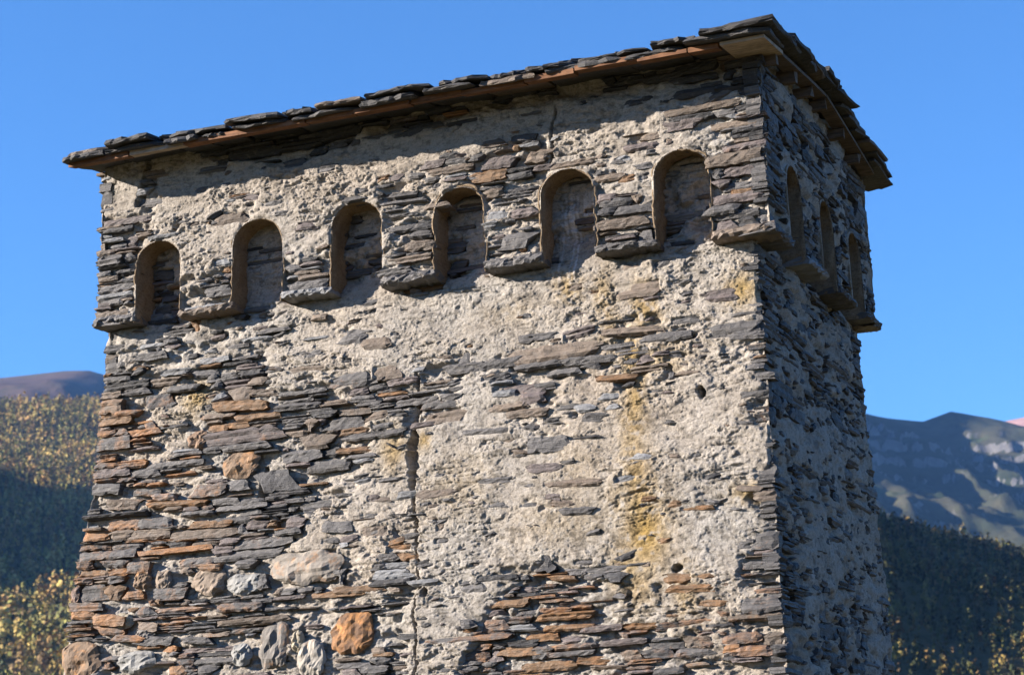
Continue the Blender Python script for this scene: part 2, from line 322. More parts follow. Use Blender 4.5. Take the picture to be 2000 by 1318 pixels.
BOULDERS=[(1.22,-1.15,0.29,0.18,'o'),(1.78,-1.92,0.52,0.25,'m'),(2.14,-2.41,0.32,0.28,'o2'),(1.54,-2.44,0.24,0.31,'g'),(1.83,-2.55,0.21,0.24,'w'),(1.72,-2.43,0.10,0.14,'c'),(1.28,-2.01,0.27,0.14,'w2'),(0.99,-1.97,0.27,0.19,'t'),(0.43,-2.49,0.30,0.14,'w2'),(0.62,-1.94,0.13,0.15,'t'),(0.44,-1.92,0.15,0.13,'o'),(0.85,-0.93,0.18,0.13,'t2'),(1.28,-2.49,0.16,0.14,'w2'),(-0.04,-2.46,0.31,0.24,'o'),(0.28,-2.20,0.21,0.10,'c'),(0.48,-2.31,0.15,0.11,'g')]
HOLES=[(4.64,-1.01,0.03,0.04,0.12),(4.45,-2.14,0.04,0.03,0.10),(2.69,-2.17,0.03,0.03,0.10),(1.40,-1.37,0.05,0.19,0.10),(1.32,-1.63,0.04,0.05,0.08)]
CRACK=[(2.60,-0.63),(2.61,-0.79),(2.59,-1.01),(2.58,-1.15),(2.58,-1.37),(2.60,-1.58),(2.62,-1.90),(2.61,-2.18),(2.63,-2.45),(2.64,-2.74)]
CRACK2=[(3.73,1.10),(3.72,1.01),(3.68,0.89),(3.68,0.75),(3.65,0.67)]
CRACK3=[(0.42,1.27),(0.42,1.17),(0.39,1.04),(0.38,0.93),(0.37,0.89)]

# ------------------------------------------------------------------ the valley: ground, hills, mountains
FH = np.array([FWD[0], FWD[1]]) / math.hypot(FWD[0], FWD[1])     # horizontal heading of the valley
RH = np.array([FH[1], -FH[0]])

def to_world(lat, d, z):
    x = CAM[0] + lat * RH[0] + d * FH[0]
    y = CAM[1] + lat * RH[1] + d * FH[1]
    return np.stack([x, y, z], -1)

def mat_terrain(name, stops, rock=None, scale=0.01, rock_amt=0.0, bumpd=6.0):
    m = NT(name)
    n1 = m.noise(scale, 7, 0.62, dist=0.3)
    n2 = m.noise(scale * 6, 6, 0.65)
    c = m.ramp(n1, stops)
    c = m.mix(0.8, c, m.ramp(n2, [(0.3, 0.6), (0.5, 1.0), (0.75, 1.3)]), 'MULTIPLY')
    if rock:
        nz = m.n('ShaderNodeSeparateXYZ')
        g = m.n('ShaderNodeNewGeometry')
        m.l(g.outputs['True Normal'], nz.inputs[0])
        steep = m.math('MULTIPLY', m.math('SUBTRACT', rock_amt, nz.outputs[2]), 6.0, True)
        rk = m.math('MULTIPLY', m.math('SUBTRACT', m.math('ADD', steep, m.math('MULTIPLY', n2, 0.9)), 0.75), 3.0, True)
        c = m.mix(rk, c, m.mix(m.ramp(n2, [(0.35, 0.0), (0.65, 1.0)]), rock, tuple(v * 0.55 for v in rock)))
    return m.finish(c, 0.95, m.bump(n2, 0.7, bumpd), 0.05)

# ground: one sheet round the tower, slope to the camera's terrace, valley floor out to the horizon
def ground_z(x, y):
    dx = x - 2.6; dy = y - 1.5
    r = np.hypot(dx, dy)
    toward = (dx * 0.42 + dy * -0.91)
    z = -9.2 + np.clip(toward * 0.27, -6, 6.0) * np.exp(-(r / 70) ** 2)
    z = z - 24 * sstep(25, 320, r) + (fbm(x * 0.05, y * 0.05, 60) - 0.5) * 0.8 * np.clip(r / 6, 0.2, 6)
    return z
rr = np.concatenate([[0.0], np.geomspace(1.2, 9500, 90)])
th = np.linspace(0, 2 * math.pi, 97)[:-1]
Rg, Tg = np.meshgrid(rr, th, indexing='ij')
gx = 2.6 + Rg * np.cos(Tg); gy = 1.5 + Rg * np.sin(Tg)
gv = np.stack([gx, gy, ground_z(gx, gy)], -1).reshape(-1, 3)
i = np.arange(len(rr) * 96).reshape(len(rr), 96)
gf = np.stack([i[:-1], i[1:], np.roll(i[1:], -1, 1), np.roll(i[:-1], -1, 1)], -1).reshape(-1, 4)
M_GRASS = mat_terrain('meadow', [(0.3, (0.10, 0.085, 0.04)), (0.5, (0.13, 0.11, 0.05)), (0.7, (0.16, 0.13, 0.07))], scale=0.35, bumpd=0.1)
link('ground', make_mesh('ground', gv, gf, smooth=True), M_GRASS, kind='structure')

def terrain(name, lat, d, zfun, mat):
    D, L = np.meshgrid(d, lat, indexing='ij')
    Z = zfun(L, D)
    link(name, make_mesh(name, to_world(L, D, Z).reshape(-1, 3), grid_faces(*L.shape), smooth=True), mat, kind='structure')

# wooded hillside on the left, with the spur beyond the frame that shades its lower half
def z_left(L, D):
    base = np.interp(D, [300, 700, 1000, 1150, 1250, 1400, 2000, 2600, 2800, 3300], [-60, 10, 66, 102, 122, 156, 326, 553, 572, 470])
    spur = np.interp(D, [1000, 1110, 1190, 1400, 1500, 1750, 2000, 2300, 2600, 3000], [80, 150, 400, 500, 540, 572, 592, 605, 610, 520])
    w = np.exp(-((L + 1180) / 270) ** 2)
    spur = spur + (fbm(D / 130, D * 0 + 4.4, 79, 4, 0.6) - 0.5) * 90 * sstep(1350, 1500, D)
    z = base + w * np.maximum(spur - base, 0)
    z = z + (fbm(L / 190, D / 190, 70, 4) - 0.5) * 46 * sstep(900, 1300, D) * (1 - 0.6 * w)
    return z
M_FOREST_SOIL = mat_terrain('forest_floor', [(0.3, (0.05, 0.045, 0.02)), (0.5, (0.08, 0.065, 0.03)), (0.7, (0.11, 0.085, 0.045))], scale=0.02)
terrain('wooded_hillside', np.linspace(-1900, -60, 150), np.linspace(300, 3300, 170), z_left, M_FOREST_SOIL)

# bare rounded mountain behind it
def z_hump(L, D):
    lr = L / 5500.0
    crest = np.interp(lr, [-0.7, -0.45, -0.30, -0.2614, -0.2346, -0.222, -0.209, -0.16, -0.05, 0.1],
                      [0.19, 0.21, 0.229, 0.2328, 0.2346, 0.2343, 0.2300, 0.205, 0.17, 0.12]) * 5500
    k = np.where(D < 5500, (5500 - D) * 0.36, (D - 5500) * 0.3)
    z = 90 * np.exp(-((L + 1760) / 120) ** 2 - ((D - 5350) / 350) ** 2)  # bump outside the frame, added to shade the left of the mountain
    z = z + crest - k + (ridged(L / 520 + D / 900, D / 1500, 80, 4) - 0.5) * 150 * np.clip(np.abs(D - 5500) / 600, 0.08, 1)
    return z
M_FELL = mat_terrain('autumn_fell', [(0.3, (0.05, 0.034, 0.028)), (0.5, (0.08, 0.052, 0.041)), (0.68, (0.06, 0.052, 0.03))], rock=(0.11, 0.10, 0.095), rock_amt=0.72, scale=0.003)
terrain('bare_mountain', np.linspace(-3900, 500, 180), np.linspace(3500, 6800, 110), z_hump, M_FELL)

# wooded hill on the right
def z_right(L, D):
    crest = np.interp(L, [-50, 120, 210, 252, 298, 345, 420, 600, 900], [219, 217, 190, 177, 163.5, 150.5, 131, 88, 36])
    near = 40 + (L - 250) * -0.06
    t = (D - 700) / 600
    z = near + (crest - near) * np.where(t < 1, t, 1 - (t - 1) * 1.3)
    Ls = 0.135 * D
    tgt = 40 + (np.interp(0.23 * D, [210, 252, 298, 345], [190, 177, 163.5, 150.5]) - 40) * np.clip((D - 700) / 600, 0, 1) + 16 + 0.335 * 0.095 * D
    z = z + np.exp(-((L - Ls) / 38) ** 2) * np.maximum(tgt - z, 0) * sstep(1290, 1200, D) * sstep(580, 760, D)  # ridge added out of sight behind the tower to shade the wood
    return z + (fbm(L / 75, D / 75, 90, 4) - 0.5) * 16
terrain('wooded_spur', np.linspace(-50, 900, 110), np.linspace(420, 1700, 120), z_right, M_FOREST_SOIL)

# rocky mountain on the right
def z_rock(L, D):
    lr = L / 4500.0
    crest = np.interp(lr, [0.0, 0.10, 0.15, 0.1936, 0.212, 0.2269, 0.2466, 0.262, 0.30, 0.42, 0.6],
                      [0.205, 0.212, 0.203, 0.1965, 0.1945, 0.1995, 0.1950, 0.1905, 0.183, 0.16, 0.12]) * 4500
    t = (4500 - D)
    k = np.where(t > 0, t * 0.40, -t * 0.35)
    spurs = (ridged(L / 260 + D / 1400, D / 900, 100, 5) - 0.55)
    z = crest - k + (spurs - 0.08) * 150 * np.clip(np.abs(t) / 350, 0.03, 1)
    z = z + 110 * np.exp(-((L - 600) / 100) ** 2 - ((D - 3900) / 420) ** 2)  # unseen spur behind the tower, added to shade the lower slope
    z = z + 125 * np.exp(-((L - 650) / 95) ** 2 - ((D - 4520) / 230) ** 2)  # second unseen spur, added to shade the crest
    z = z + (fbm(L / 60, D / 60, 108, 4) - 0.5) * 40 * np.clip(t / 300, 0, 1)
    st = 46.0
    q = np.floor(z / st) * st + st * sstep(0.35, 0.65, (z / st) % 1.0)
    zone = sstep(60, 300, t) * sstep(900, 500, t)
    return z * (1 - 0.45 * zone) + q * 0.45 * zone
M_ROCK = mat_terrain('rocky_mountainside', [(0.3, (0.018, 0.026, 0.013)), (0.45, (0.03, 0.034, 0.02)), (0.6, (0.048, 0.045, 0.028)), (0.72, (0.04, 0.06, 0.02))], rock=(0.14, 0.134, 0.13), rock_amt=0.63, scale=0.005)
terrain('rocky_mountain', np.linspace(100, 2300, 300), np.linspace(3000, 5400, 240), z_rock, M_ROCK)

def z_pink(L, D):
    lr = L / 8200.0
    crest = np.interp(lr, [0.05, 0.2, 0.253, 0.272, 0.3, 0.36, 0.5], [0.12, 0.182, 0.1935, 0.1968, 0.2, 0.205, 0.16]) * 8200
    return crest - np.abs(D - 8200) * 0.4 + (ridged(L / 700, D / 900, 120, 4) - 0.5) * 160 * np.clip(np.abs(D - 8200) / 600, 0.05, 1)
M_PINK = mat_terrain('far_fell', [(0.3, (0.24, 0.13, 0.10)), (0.6, (0.30, 0.17, 0.13))], scale=0.002)
terrain('far_ridge', np.linspace(400, 4200, 90), np.linspace(6500, 9200, 60), z_pink, M_PINK)

# ------------------------------------------------------------------ trees
def mat_leaf():
    m = NT('autumn_leaves')
    a = m.attr('Col')
    n = m.noise(0.06, 4, 0.6)
    c = m.mix(1.0, a.outputs['Color'], m.ramp(n, [(0.3, 0.6), (0.55, 1.0), (0.75, 1.3)]), 'MULTIPLY')
    return m.finish(c, 0.8, None, 0.1)
M_LEAF = mat_leaf()
M_BARK = mat_wood('bark', (0.10, 0.085, 0.07), (0.24, 0.21, 0.18))
def tree_variant(g, leaves, slim):
    """leaf clumps scattered through a tapering crown"""
    nc = 9
    cc = g.random((nc, 3)); k = g.integers(0, nc, leaves)
    t = 0.12 + 0.86 * cc[k, 0]
    rad = 0.27 * slim * np.sin(np.clip((1.05 - t) * 2.0, 0.12, 1.57)) * np.sqrt(cc[k, 1]) * 0.8
    an = cc[k, 2] * 6.28
    C = np.stack([np.cos(an) * rad, np.sin(an) * rad, t], -1) + g.normal(0, 0.055, (leaves, 3)) * np.array([slim, slim, 1.0])
    C[-3:, :2] *= 0.2; C[-3:, 2] = (0.9, 0.95, 1.0)
    N = np.concatenate([C[:, :2] / (0.16 * slim), (C[:, 2:] - 0.35) * 0.9], 1) + g.normal(0, 0.16, (leaves, 3))
    A = np.cross(N, g.normal(0, 1, (leaves, 3))); A /= np.linalg.norm(A, axis=1)[:, None]
    B = np.cross(N, A); B /= np.linalg.norm(B, axis=1)[:, None]
    s_ = g.uniform(0.045, 0.105, (leaves, 1))
    V = np.stack([C - A * s_, C - B * s_ * 0.75, C + A * s_, C + B * s_ * 0.75], 1).reshape(-1, 3)
    return V, np.arange(4 * leaves).reshape(-1, 4), np.repeat(t, 4)
_g = np.random.default_rng(5)
VARIANTS = [tree_variant(_g, 30, s) for s in (0.9, 1.0, 1.15, 0.75, 1.05, 0.6, 0.85, 0.95)]
PAL = np.array([(0.35, 0.255, 0.085), (0.27, 0.215, 0.07), (0.18, 0.17, 0.05), (0.28, 0.175, 0.065), (0.11, 0.11, 0.042), (0.20, 0.135, 0.065), (0.045, 0.055, 0.026)])

def wood(name, lat, d, zfun, hmin, hmax, probs, label, seed, tone=1.0):
    g = np.random.default_rng(seed)
    z = zfun(lat, d)
    n = len(lat)
    kind = g.integers(0, len(VARIANTS), n)
    Vs = []; Fs = []; Cs = []; base = 0
    pos = to_world(lat, d, z - 0.4)
    hh = g.uniform(hmin, hmax, n) * g.choice([0.6, 1.0, 1.25], n, p=[0.25, 0.5, 0.25]) * (0.8 + 0.5 * fbm(lat / 40, d / 40, seed))
    an = g.uniform(0, 6.28, n)
    patch = fbm(lat / 90, d / 90, seed + 9, 3)
    for k, (V, F, T) in enumerate(VARIANTS):
        ix = np.where(kind == k)[0]
        m_ = len(ix)
        if not m_:
            continue
        c, s = np.cos(an[ix])[:, None], np.sin(an[ix])[:, None]
        h = hh[ix][:, None]
        wx = g.uniform(0.75, 1.15, (m_, 1))
        X = (V[:, 0] * c - V[:, 1] * s) * h * wx + pos[ix, 0:1]
        Y = (V[:, 0] * s + V[:, 1] * c) * h * wx + pos[ix, 1:2]
        Z = V[:, 2] * h + pos[ix, 2:3]
        Vs.append(np.stack([X, Y, Z], -1).reshape(-1, 3))
        Fs.append((F[None] + (np.arange(m_) * len(V))[:, None, None] + base).reshape(-1, F.shape[1]))
        pi = np.array([g.choice(len(PAL), p=probs(pp)) for pp in patch[ix]])
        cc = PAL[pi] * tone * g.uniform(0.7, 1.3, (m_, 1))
        cc = np.repeat(cc[:, None, :], len(V), 1)
        Cs.append(np.concatenate([cc, np.ones((m_, len(V), 1))], -1).reshape(-1, 4))
        base += m_ * len(V)
    me = make_mesh(name, np.concatenate(Vs), np.concatenate(Fs), np.concatenate(Cs))
    link(name, me, M_LEAF, label=label, cat='forest', kind='stuff')

def p_left(t):
    w = np.array([0.26, 0.22, 0.14, 0.16, 0.10, 0.10, 0.02]) if t > 0.47 else np.array([0.12, 0.16, 0.2, 0.12, 0.2, 0.12, 0.08])
    return w / w.sum()
def p_right(t):
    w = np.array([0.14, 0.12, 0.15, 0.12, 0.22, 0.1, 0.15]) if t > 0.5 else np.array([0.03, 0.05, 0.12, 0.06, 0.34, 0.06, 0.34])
    return w / w.sum()
g_ = np.random.default_rng(21)
n_ = 6400
d_ = np.sqrt(g_.uniform(1010 ** 2, 2720 ** 2, n_))
wood('autumn_wood', d_ * g_.uniform(-0.292, -0.172, n_), d_, z_left, 10, 17, p_left, 'golden and green autumn wood covering the hillside left of the tower', 31, 1.12)
n_ = 6000
d_ = np.sqrt(g_.uniform(470 ** 2, 1400 ** 2, n_))
wood('shaded_wood', d_ * g_.uniform(0.11, 0.30, n_), d_, z_right, 5, 9, p_right, 'dark shaded wood with sunlit tops on the hill right of the tower', 32, 0.6)  # tone darkens the leaf colours to deepen the hill's shade

def leafy_tree(name, lat, d, zfun, h, color, label, group, seed):
    g = np.random.default_rng(seed)
    z = float(zfun(np.array([lat]), np.array([d]))[0])
    p = to_world(lat, d, z)
    root = link(name, None, loc=p, label=label, cat='tree', group=group)
    V = []; F = []
    r0 = 0.022 * h
    for k, t in enumerate((0, 0.3, 0.6, 0.92)):
        for s in range(6):
            a = s * math.pi / 3
            V.append((math.cos(a) * r0 * (1 - t) + 0.02 * h * math.sin(3 * t), math.sin(a) * r0 * (1 - t), t * h - 0.5 * (k == 0)))
    for k in range(3):
        for s in range(6):
            F.append((k * 6 + s, k * 6 + (s + 1) % 6, k * 6 + 6 + (s + 1) % 6, k * 6 + 6 + s))
    for s in range(9):                                      # limbs
        t = 0.25 + 0.07 * s; a = g.random() * 6.28; ln = 0.22 * h * (1.1 - t)
        b = len(V); q = np.array([0, 0, t * h]); e = q + np.array([math.cos(a) * ln, math.sin(a) * ln, 0.55 * ln])
        for c_, w in ((q, 0.3), (e, 0.08)):
            for u in range(3):
                V.append(tuple(c_ + r0 * w * np.array([math.cos(u * 2.1), math.sin(u * 2.1), 0.4 * u - 0.4])))
        F += [(b, b + 1, b + 4, b + 3), (b + 1, b + 2, b + 5, b + 4), (b + 2, b, b + 3, b + 5)]
    link('trunk', make_mesh('trunk', V, F), M_BARK, root)
    n = 900
    t = g.random(n) ** 0.8
    cl = g.integers(0, 26, n)
    cc = g.random((26, 3))
    ct = 0.16 + 0.8 * cc[cl, 0]
    rad = h * 0.26 * np.sin(np.clip((1.04 - ct) * 2.1, 0.15, 1.57)) * np.sqrt(cc[cl, 1])
    ang = cc[cl, 2] * 6.28
    C = np.stack([np.cos(ang) * rad, np.sin(ang) * rad, ct * h], -1) + g.normal(0, h * 0.042, (n, 3))
    N = np.concatenate([C[:, :2] / (0.15 * h), (C[:, 2:] - 0.35 * h) / h], 1) + g.normal(0, 0.45, (n, 3))
    A = np.cross(N, g.normal(0, 1, (n, 3))); A /= np.linalg.norm(A, axis=1)[:, None]
    B = np.cross(N, A); B /= np.linalg.norm(B, axis=1)[:, None]
    s_ = h * 0.026 * g.uniform(0.6, 1.4, (n, 1))
    Q = np.stack([C - A * s_, C - B * s_ * 0.7, C + A * s_, C + B * s_ * 0.7], 1).reshape(-1, 3)
    col_ = np.array(color) * g.uniform(0.7, 1.3, (n, 1))
    col_ = np.repeat(np.concatenate([col_, np.ones((n, 1))], 1), 4, 0)
    link('crown', make_mesh('crown', Q, np.arange(4 * n).reshape(-1, 4), col_), M_LEAF, root)

TL = 'sunlit trees below the left hillside'
for (lat, d, h, c, lab, sd) in (
    (-288, 1150, 10.5, (0.40, 0.33, 0.07), 'bright lemon yellow tree, second from left picture edge at hillside foot', 1),
    (-277, 1170, 9.5, (0.38, 0.28, 0.07), 'golden tree just right of the lemon yellow one at hillside foot', 2),
    (-259, 1140, 11, (0.42, 0.32, 0.08), 'tall yellow tree nearest the tower wall at hillside foot', 3),
    (-298, 1130, 8, (0.30, 0.22, 0.07), 'ochre tree at the left picture edge at hillside foot', 4),
    (-281, 1105, 6.5, (0.26, 0.15, 0.06), 'small rusty brown tree low in the left corner', 5),
    (-268, 1115, 7, (0.30, 0.17, 0.06), 'rusty orange bush tree low beside the tower foot corner', 6)):
    leafy_tree('birch_tree', lat, d, z_left, h, c, lab, TL, sd)
TR = 'sunlit trees on the right hill crest'
for (lat, d, h, c, lab, sd) in (
    (258, 1290, 11, (0.42, 0.28, 0.08), 'golden tree on right hill crest beside the tower edge', 11),
    (276, 1296, 9, (0.36, 0.24, 0.08), 'ochre tree second along the right hill crest from the tower', 12),
    (305, 1298, 9.5, (0.38, 0.30, 0.08), 'yellow tree midway along the right hill crest', 13),
    (322, 1296, 10, (0.32, 0.33, 0.08), 'yellow-green tree towards the right end of the hill crest', 14),
    (339, 1292, 10.5, (0.42, 0.26, 0.09), 'orange-gold tree at the right picture edge on the hill crest', 15)):
    leafy_tree('crest_tree', lat, d, z_right, h, c, lab, TR, sd)

# ------------------------------------------------------------------ air between here and the mountains
hz = bpy.data.materials.new('mountain_air')
hz.use_nodes = True
hz.node_tree.nodes.clear()
ho = hz.node_tree.nodes.new('ShaderNodeOutputMaterial')
pv = hz.node_tree.nodes.new('ShaderNodeVolumePrincipled')
pv.inputs['Color'].default_value = (0.2, 0.45, 1.0, 1)
pv.inputs['Density'].default_value = 2.4e-5
pv.inputs['Anisotropy'].default_value = 0.0
hz.node_tree.links.new(pv.outputs[0], ho.inputs['Volume'])
c8 = [to_world(l, d, z) for z in (-120.0, 1850.0) for (l, d) in ((-9700, -9700), (9700, -9700), (9700, 9700), (-9700, 9700))]
link('haze', make_mesh('haze', np.array(c8), [(3, 2, 1, 0), (4, 5, 6, 7), (0, 1, 5, 4), (1, 2, 6, 5), (2, 3, 7, 6), (3, 0, 4, 7)]), hz,
     label='thin blue mountain air filling the valley', cat='haze', kind='stuff')

# ------------------------------------------------------------------ the stone tower
CW, CD = 5.2, 3.07                       # crown plan
tower = link('stone_tower', None, loc=(2.6, 1.5, -9.2), label='medieval slate and lime mortar watchtower with arched machicolation crown', cat='tower')
TLOC = np.array([2.6, 1.5, -9.2])

def x_left(z):  return np.interp(-np.asarray(z, float), [-1, 0, .72, 1.2, 1.8, 2.3, 2.6, 10], [0.0, -.0, -.005, -.04, -.12, -.17, -.21, -.75])
def x_right(z): return 5.065 - 0.028 * np.minimum(np.asarray(z, float), 0)
def y_front(z): return 0.14 + 0.075 * np.minimum(np.asarray(z, float), 0)
def y_back(z):  return 3.0 - 0.02 * np.minimum(np.asarray(z, float), 0)

NICHES_FRONT = [(.342, .733, .592), (1.170, 1.587, .637), (1.980, 2.388, .644), (2.788, 3.177, .625), (3.590, 3.985, .632), (4.405, 4.795, .640)]
NICHES_SIDE = [(.47, .86, .62), (1.36, 1.76, .63), (2.22, 2.63, .62)]

class Face:
    """one wall plane: (u, v, h) -> world, u to the right as seen from outside, v up, h outwards"""
    def __init__(s, side, crown):
        s.side, s.crown = side, crown
        s.niches = NICHES_FRONT if side in ('front', 'back') else NICHES_SIDE
    def span(s, v):
        v = np.asarray(v, float)
        if s.crown:
            w = CW if s.side in ('front', 'back') else CD
            return np.zeros_like(v) + 0.0, np.zeros_like(v) + w
        if s.side == 'front': return x_left(v), x_right(v)
        if s.side == 'back':  return CW - x_right(v), CW - x_left(v)
        if s.side == 'right': return y_front(v), y_back(v)
        return CD - y_back(v), CD - y_front(v)
    def pos(s, u, v, h):
        u, v, h = np.broadcast_arrays(np.asarray(u, float), np.asarray(v, float), np.asarray(h, float))
        fl = 0.016 * np.maximum(v, 0) if s.crown else 0.0
        if s.side == 'front':
            return np.stack([u, (fl if s.crown else y_front(v)) - h, v], -1)
        if s.side == 'back':
            return np.stack([CW - u, (CD - fl if s.crown else y_back(v)) + h, v], -1)
        if s.side == 'right':
            return np.stack([(CW - fl if s.crown else x_right(v)) + h, u, v], -1)
        return np.stack([(fl if s.crown else x_left(v)) - h, CD - u, v], -1)

def niche_half(n, v):
    """half width of an arched niche at height v (0 above its head)"""
    ul, ur, top = n
    w = (ur - ul) / 2; rise = w * 0.95; sp = top - rise
    v = np.asarray(v, float)
    t = np.clip((v - sp) / rise, 0, 1)
    return np.where(v < sp, w, np.where(v < top, w * np.sqrt(np.maximum(1 - t ** 2.3, 0)), 0))

def field(pts, u, v, base):
    """smooth blend of measured values over the wall"""
    num = base * 0.12; den = np.zeros_like(u) + 0.12
    for pu, pv, ru, rv, val in pts:
        w = np.exp(-((u - pu) / (ru * 0.95)) ** 2 - ((v - pv) / (rv * 0.95)) ** 2)
        num = num + w * val; den = den + w
    return num / den

def blobs(pts, u, v):
    s = np.zeros_like(u)
    for pu, pv, ru, rv, val in pts:
        s = np.maximum(s, val * np.exp(-((u - pu) / ru) ** 2 - ((v - pv) / rv) ** 2))
    return s

def plaster(face, u, v):
    u = np.asarray(u, float); v = np.asarray(v, float)
    a, b = face.span(v)
    edge = np.minimum(u - a, b - u)
    so = {'front': 0, 'right': 3.3, 'left': 7.1, 'back': 11.7}[face.side] + (50 if face.crown else 0)
    if face.side == 'front':
        P = field(CROWN_P, u, v, 0.6) if face.crown else field(BODY_P, u, v, 0.6)
        P = np.where((not face.crown) & (v > 0.02), 0.60, P)
        P = P - 0.28 * sstep(0.16, 0.02, u - a) - (0.28 if face.crown else 0.14) * sstep(0.16, 0.02, b - u)
    elif face.side == 'right':
        P = 0.50 + 0.10 * sstep(0.0, -1.6, v) if not face.crown else 0.46 + 0 * u
        P = P - 0.40 * sstep(0.5, 0.05, u - a) * (1 if face.crown else 0.55) - 0.1 * sstep(0.1, 0.0, b - u)
    else:
        P = 0.55 + 0 * u
    n1 = fbm(u * 2.6 + so, v * 4.2 + so, 40, 4)
    n2 = fbm(u * 9 + so, v * 16 + so, 44, 3)
    return P + (n1 - 0.5) * 0.62 + (n2 - 0.5) * 0.34

STONE_COL = {'s': (0.0691, 0.0662, 0.067), 'd': (0.0288, 0.0288, 0.0317), 'b': (0.108, 0.0835, 0.0648), 'p': (0.09, 0.0734, 0.0713), 'r': (0.1188, 0.0698, 0.036), 'l': (0.1368, 0.1404, 0.1476)}

def crack_dist(line, u, v):
    """signed horizontal distance to a crack and a 0..1 window along its length"""
    lu = np.array([p[0] for p in line]); lv = np.array([p[1] for p in line])
    o = np.argsort(lv)
    cu = np.interp(v, lv[o], lu[o]) + (fbm(v * 9, v * 0 + 3.3, 49, 5, 0.7) - 0.5) * 0.085
    return u - cu, sstep(lv.min() - .03, lv.min() + .08, v) * sstep(lv.max() + .03, lv.max() - .08, v)

def plaster_level(face, u, v):
    so = 5.0 if face.crown else 0.0
    h = 0.008 + (fbm(u * 1.3 + so, v * 1.3, 52, 3) - 0.5) * 0.04
    if face.side == 'front' and not face.crown:
        sd, _ = crack_dist(CRACK, u, v)
        h = h + 0.022 * sstep(-0.005, 0.02, sd) * sstep(-0.62, -0.85, v) * sstep(1.6, 0.4, sd)
    return h

def lay_stones(face, v0, v1, seed):
    """coursed rubble: rows of thin slates, some split into leaves"""
    g = np.random.default_rng(seed)
    rows = []; v = v0
    while v < v1:
        hgt = float(np.clip(g.lognormal(math.log(0.051), 0.45), 0.020, 0.12))
        a, b = (float(q) for q in face.span(v + hgt / 2))
        u = a + g.uniform(-0.006, 0.014)
        while u < b - 0.02:
            w = float(np.clip(g.lognormal(math.log(0.21), 0.55), 0.06, 0.7)) * (0.8 + 3.0 * min(hgt, 0.07))
            if b - (u + w) < 0.09:
                w = b - u + g.uniform(-0.014, 0.006)
            gap = g.uniform(0.004, 0.016)
            cells = [(0.0, 1.0)]
            q = g.random()
            if hgt > 0.045 and q < 0.32:
                c = g.uniform(0.35, 0.65); cells = [(0, c), (c, 1)]
            elif hgt > 0.08 and q < 0.5:
                cells = [(0, .34), (.34, .68), (.68, 1)]
            for (c0, c1) in cells:
                ua = u + (g.uniform(-0.02, 0.02) if len(cells) > 1 else 0); ub = u + w - gap + (g.uniform(-0.03, 0.02) if len(cells) > 1 else 0)
                um = (u + w / 2)
                wv = (float(fbm(np.array(um * 0.9 + seed), np.array(v * 0.9), 47, 3)) - 0.5) * 0.16
                va = v + hgt * c0 + wv + g.uniform(0, 0.003); vb = v + hgt * c1 + wv - g.uniform(0.002, 0.007)
                if vb - va < 0.030 and ub - ua > 0.26: ub = ua + g.uniform(0.12, 0.26)
                rows.append([ua, ub, va, vb])
            u += w
        v += hgt
    return rows

def trim(face, st):
    """keep stones clear of the niches"""
    if not face.crown:
        return st
    ua, ub, va, vb = st
    for n in face.niches:
        hw = max(float(niche_half(n, va)), float(niche_half(n, (va + vb) / 2)))
        if hw <= 0: continue
        c = (n[0] + n[1]) / 2; l, r = c - hw - 0.022, c + hw + 0.022
        if ub <= l or ua >= r: continue
        if l - ua > ub - r: ub = l
        else: ua = r
        if ub - ua < 0.045: return None
    return [ua, ub, va, vb]

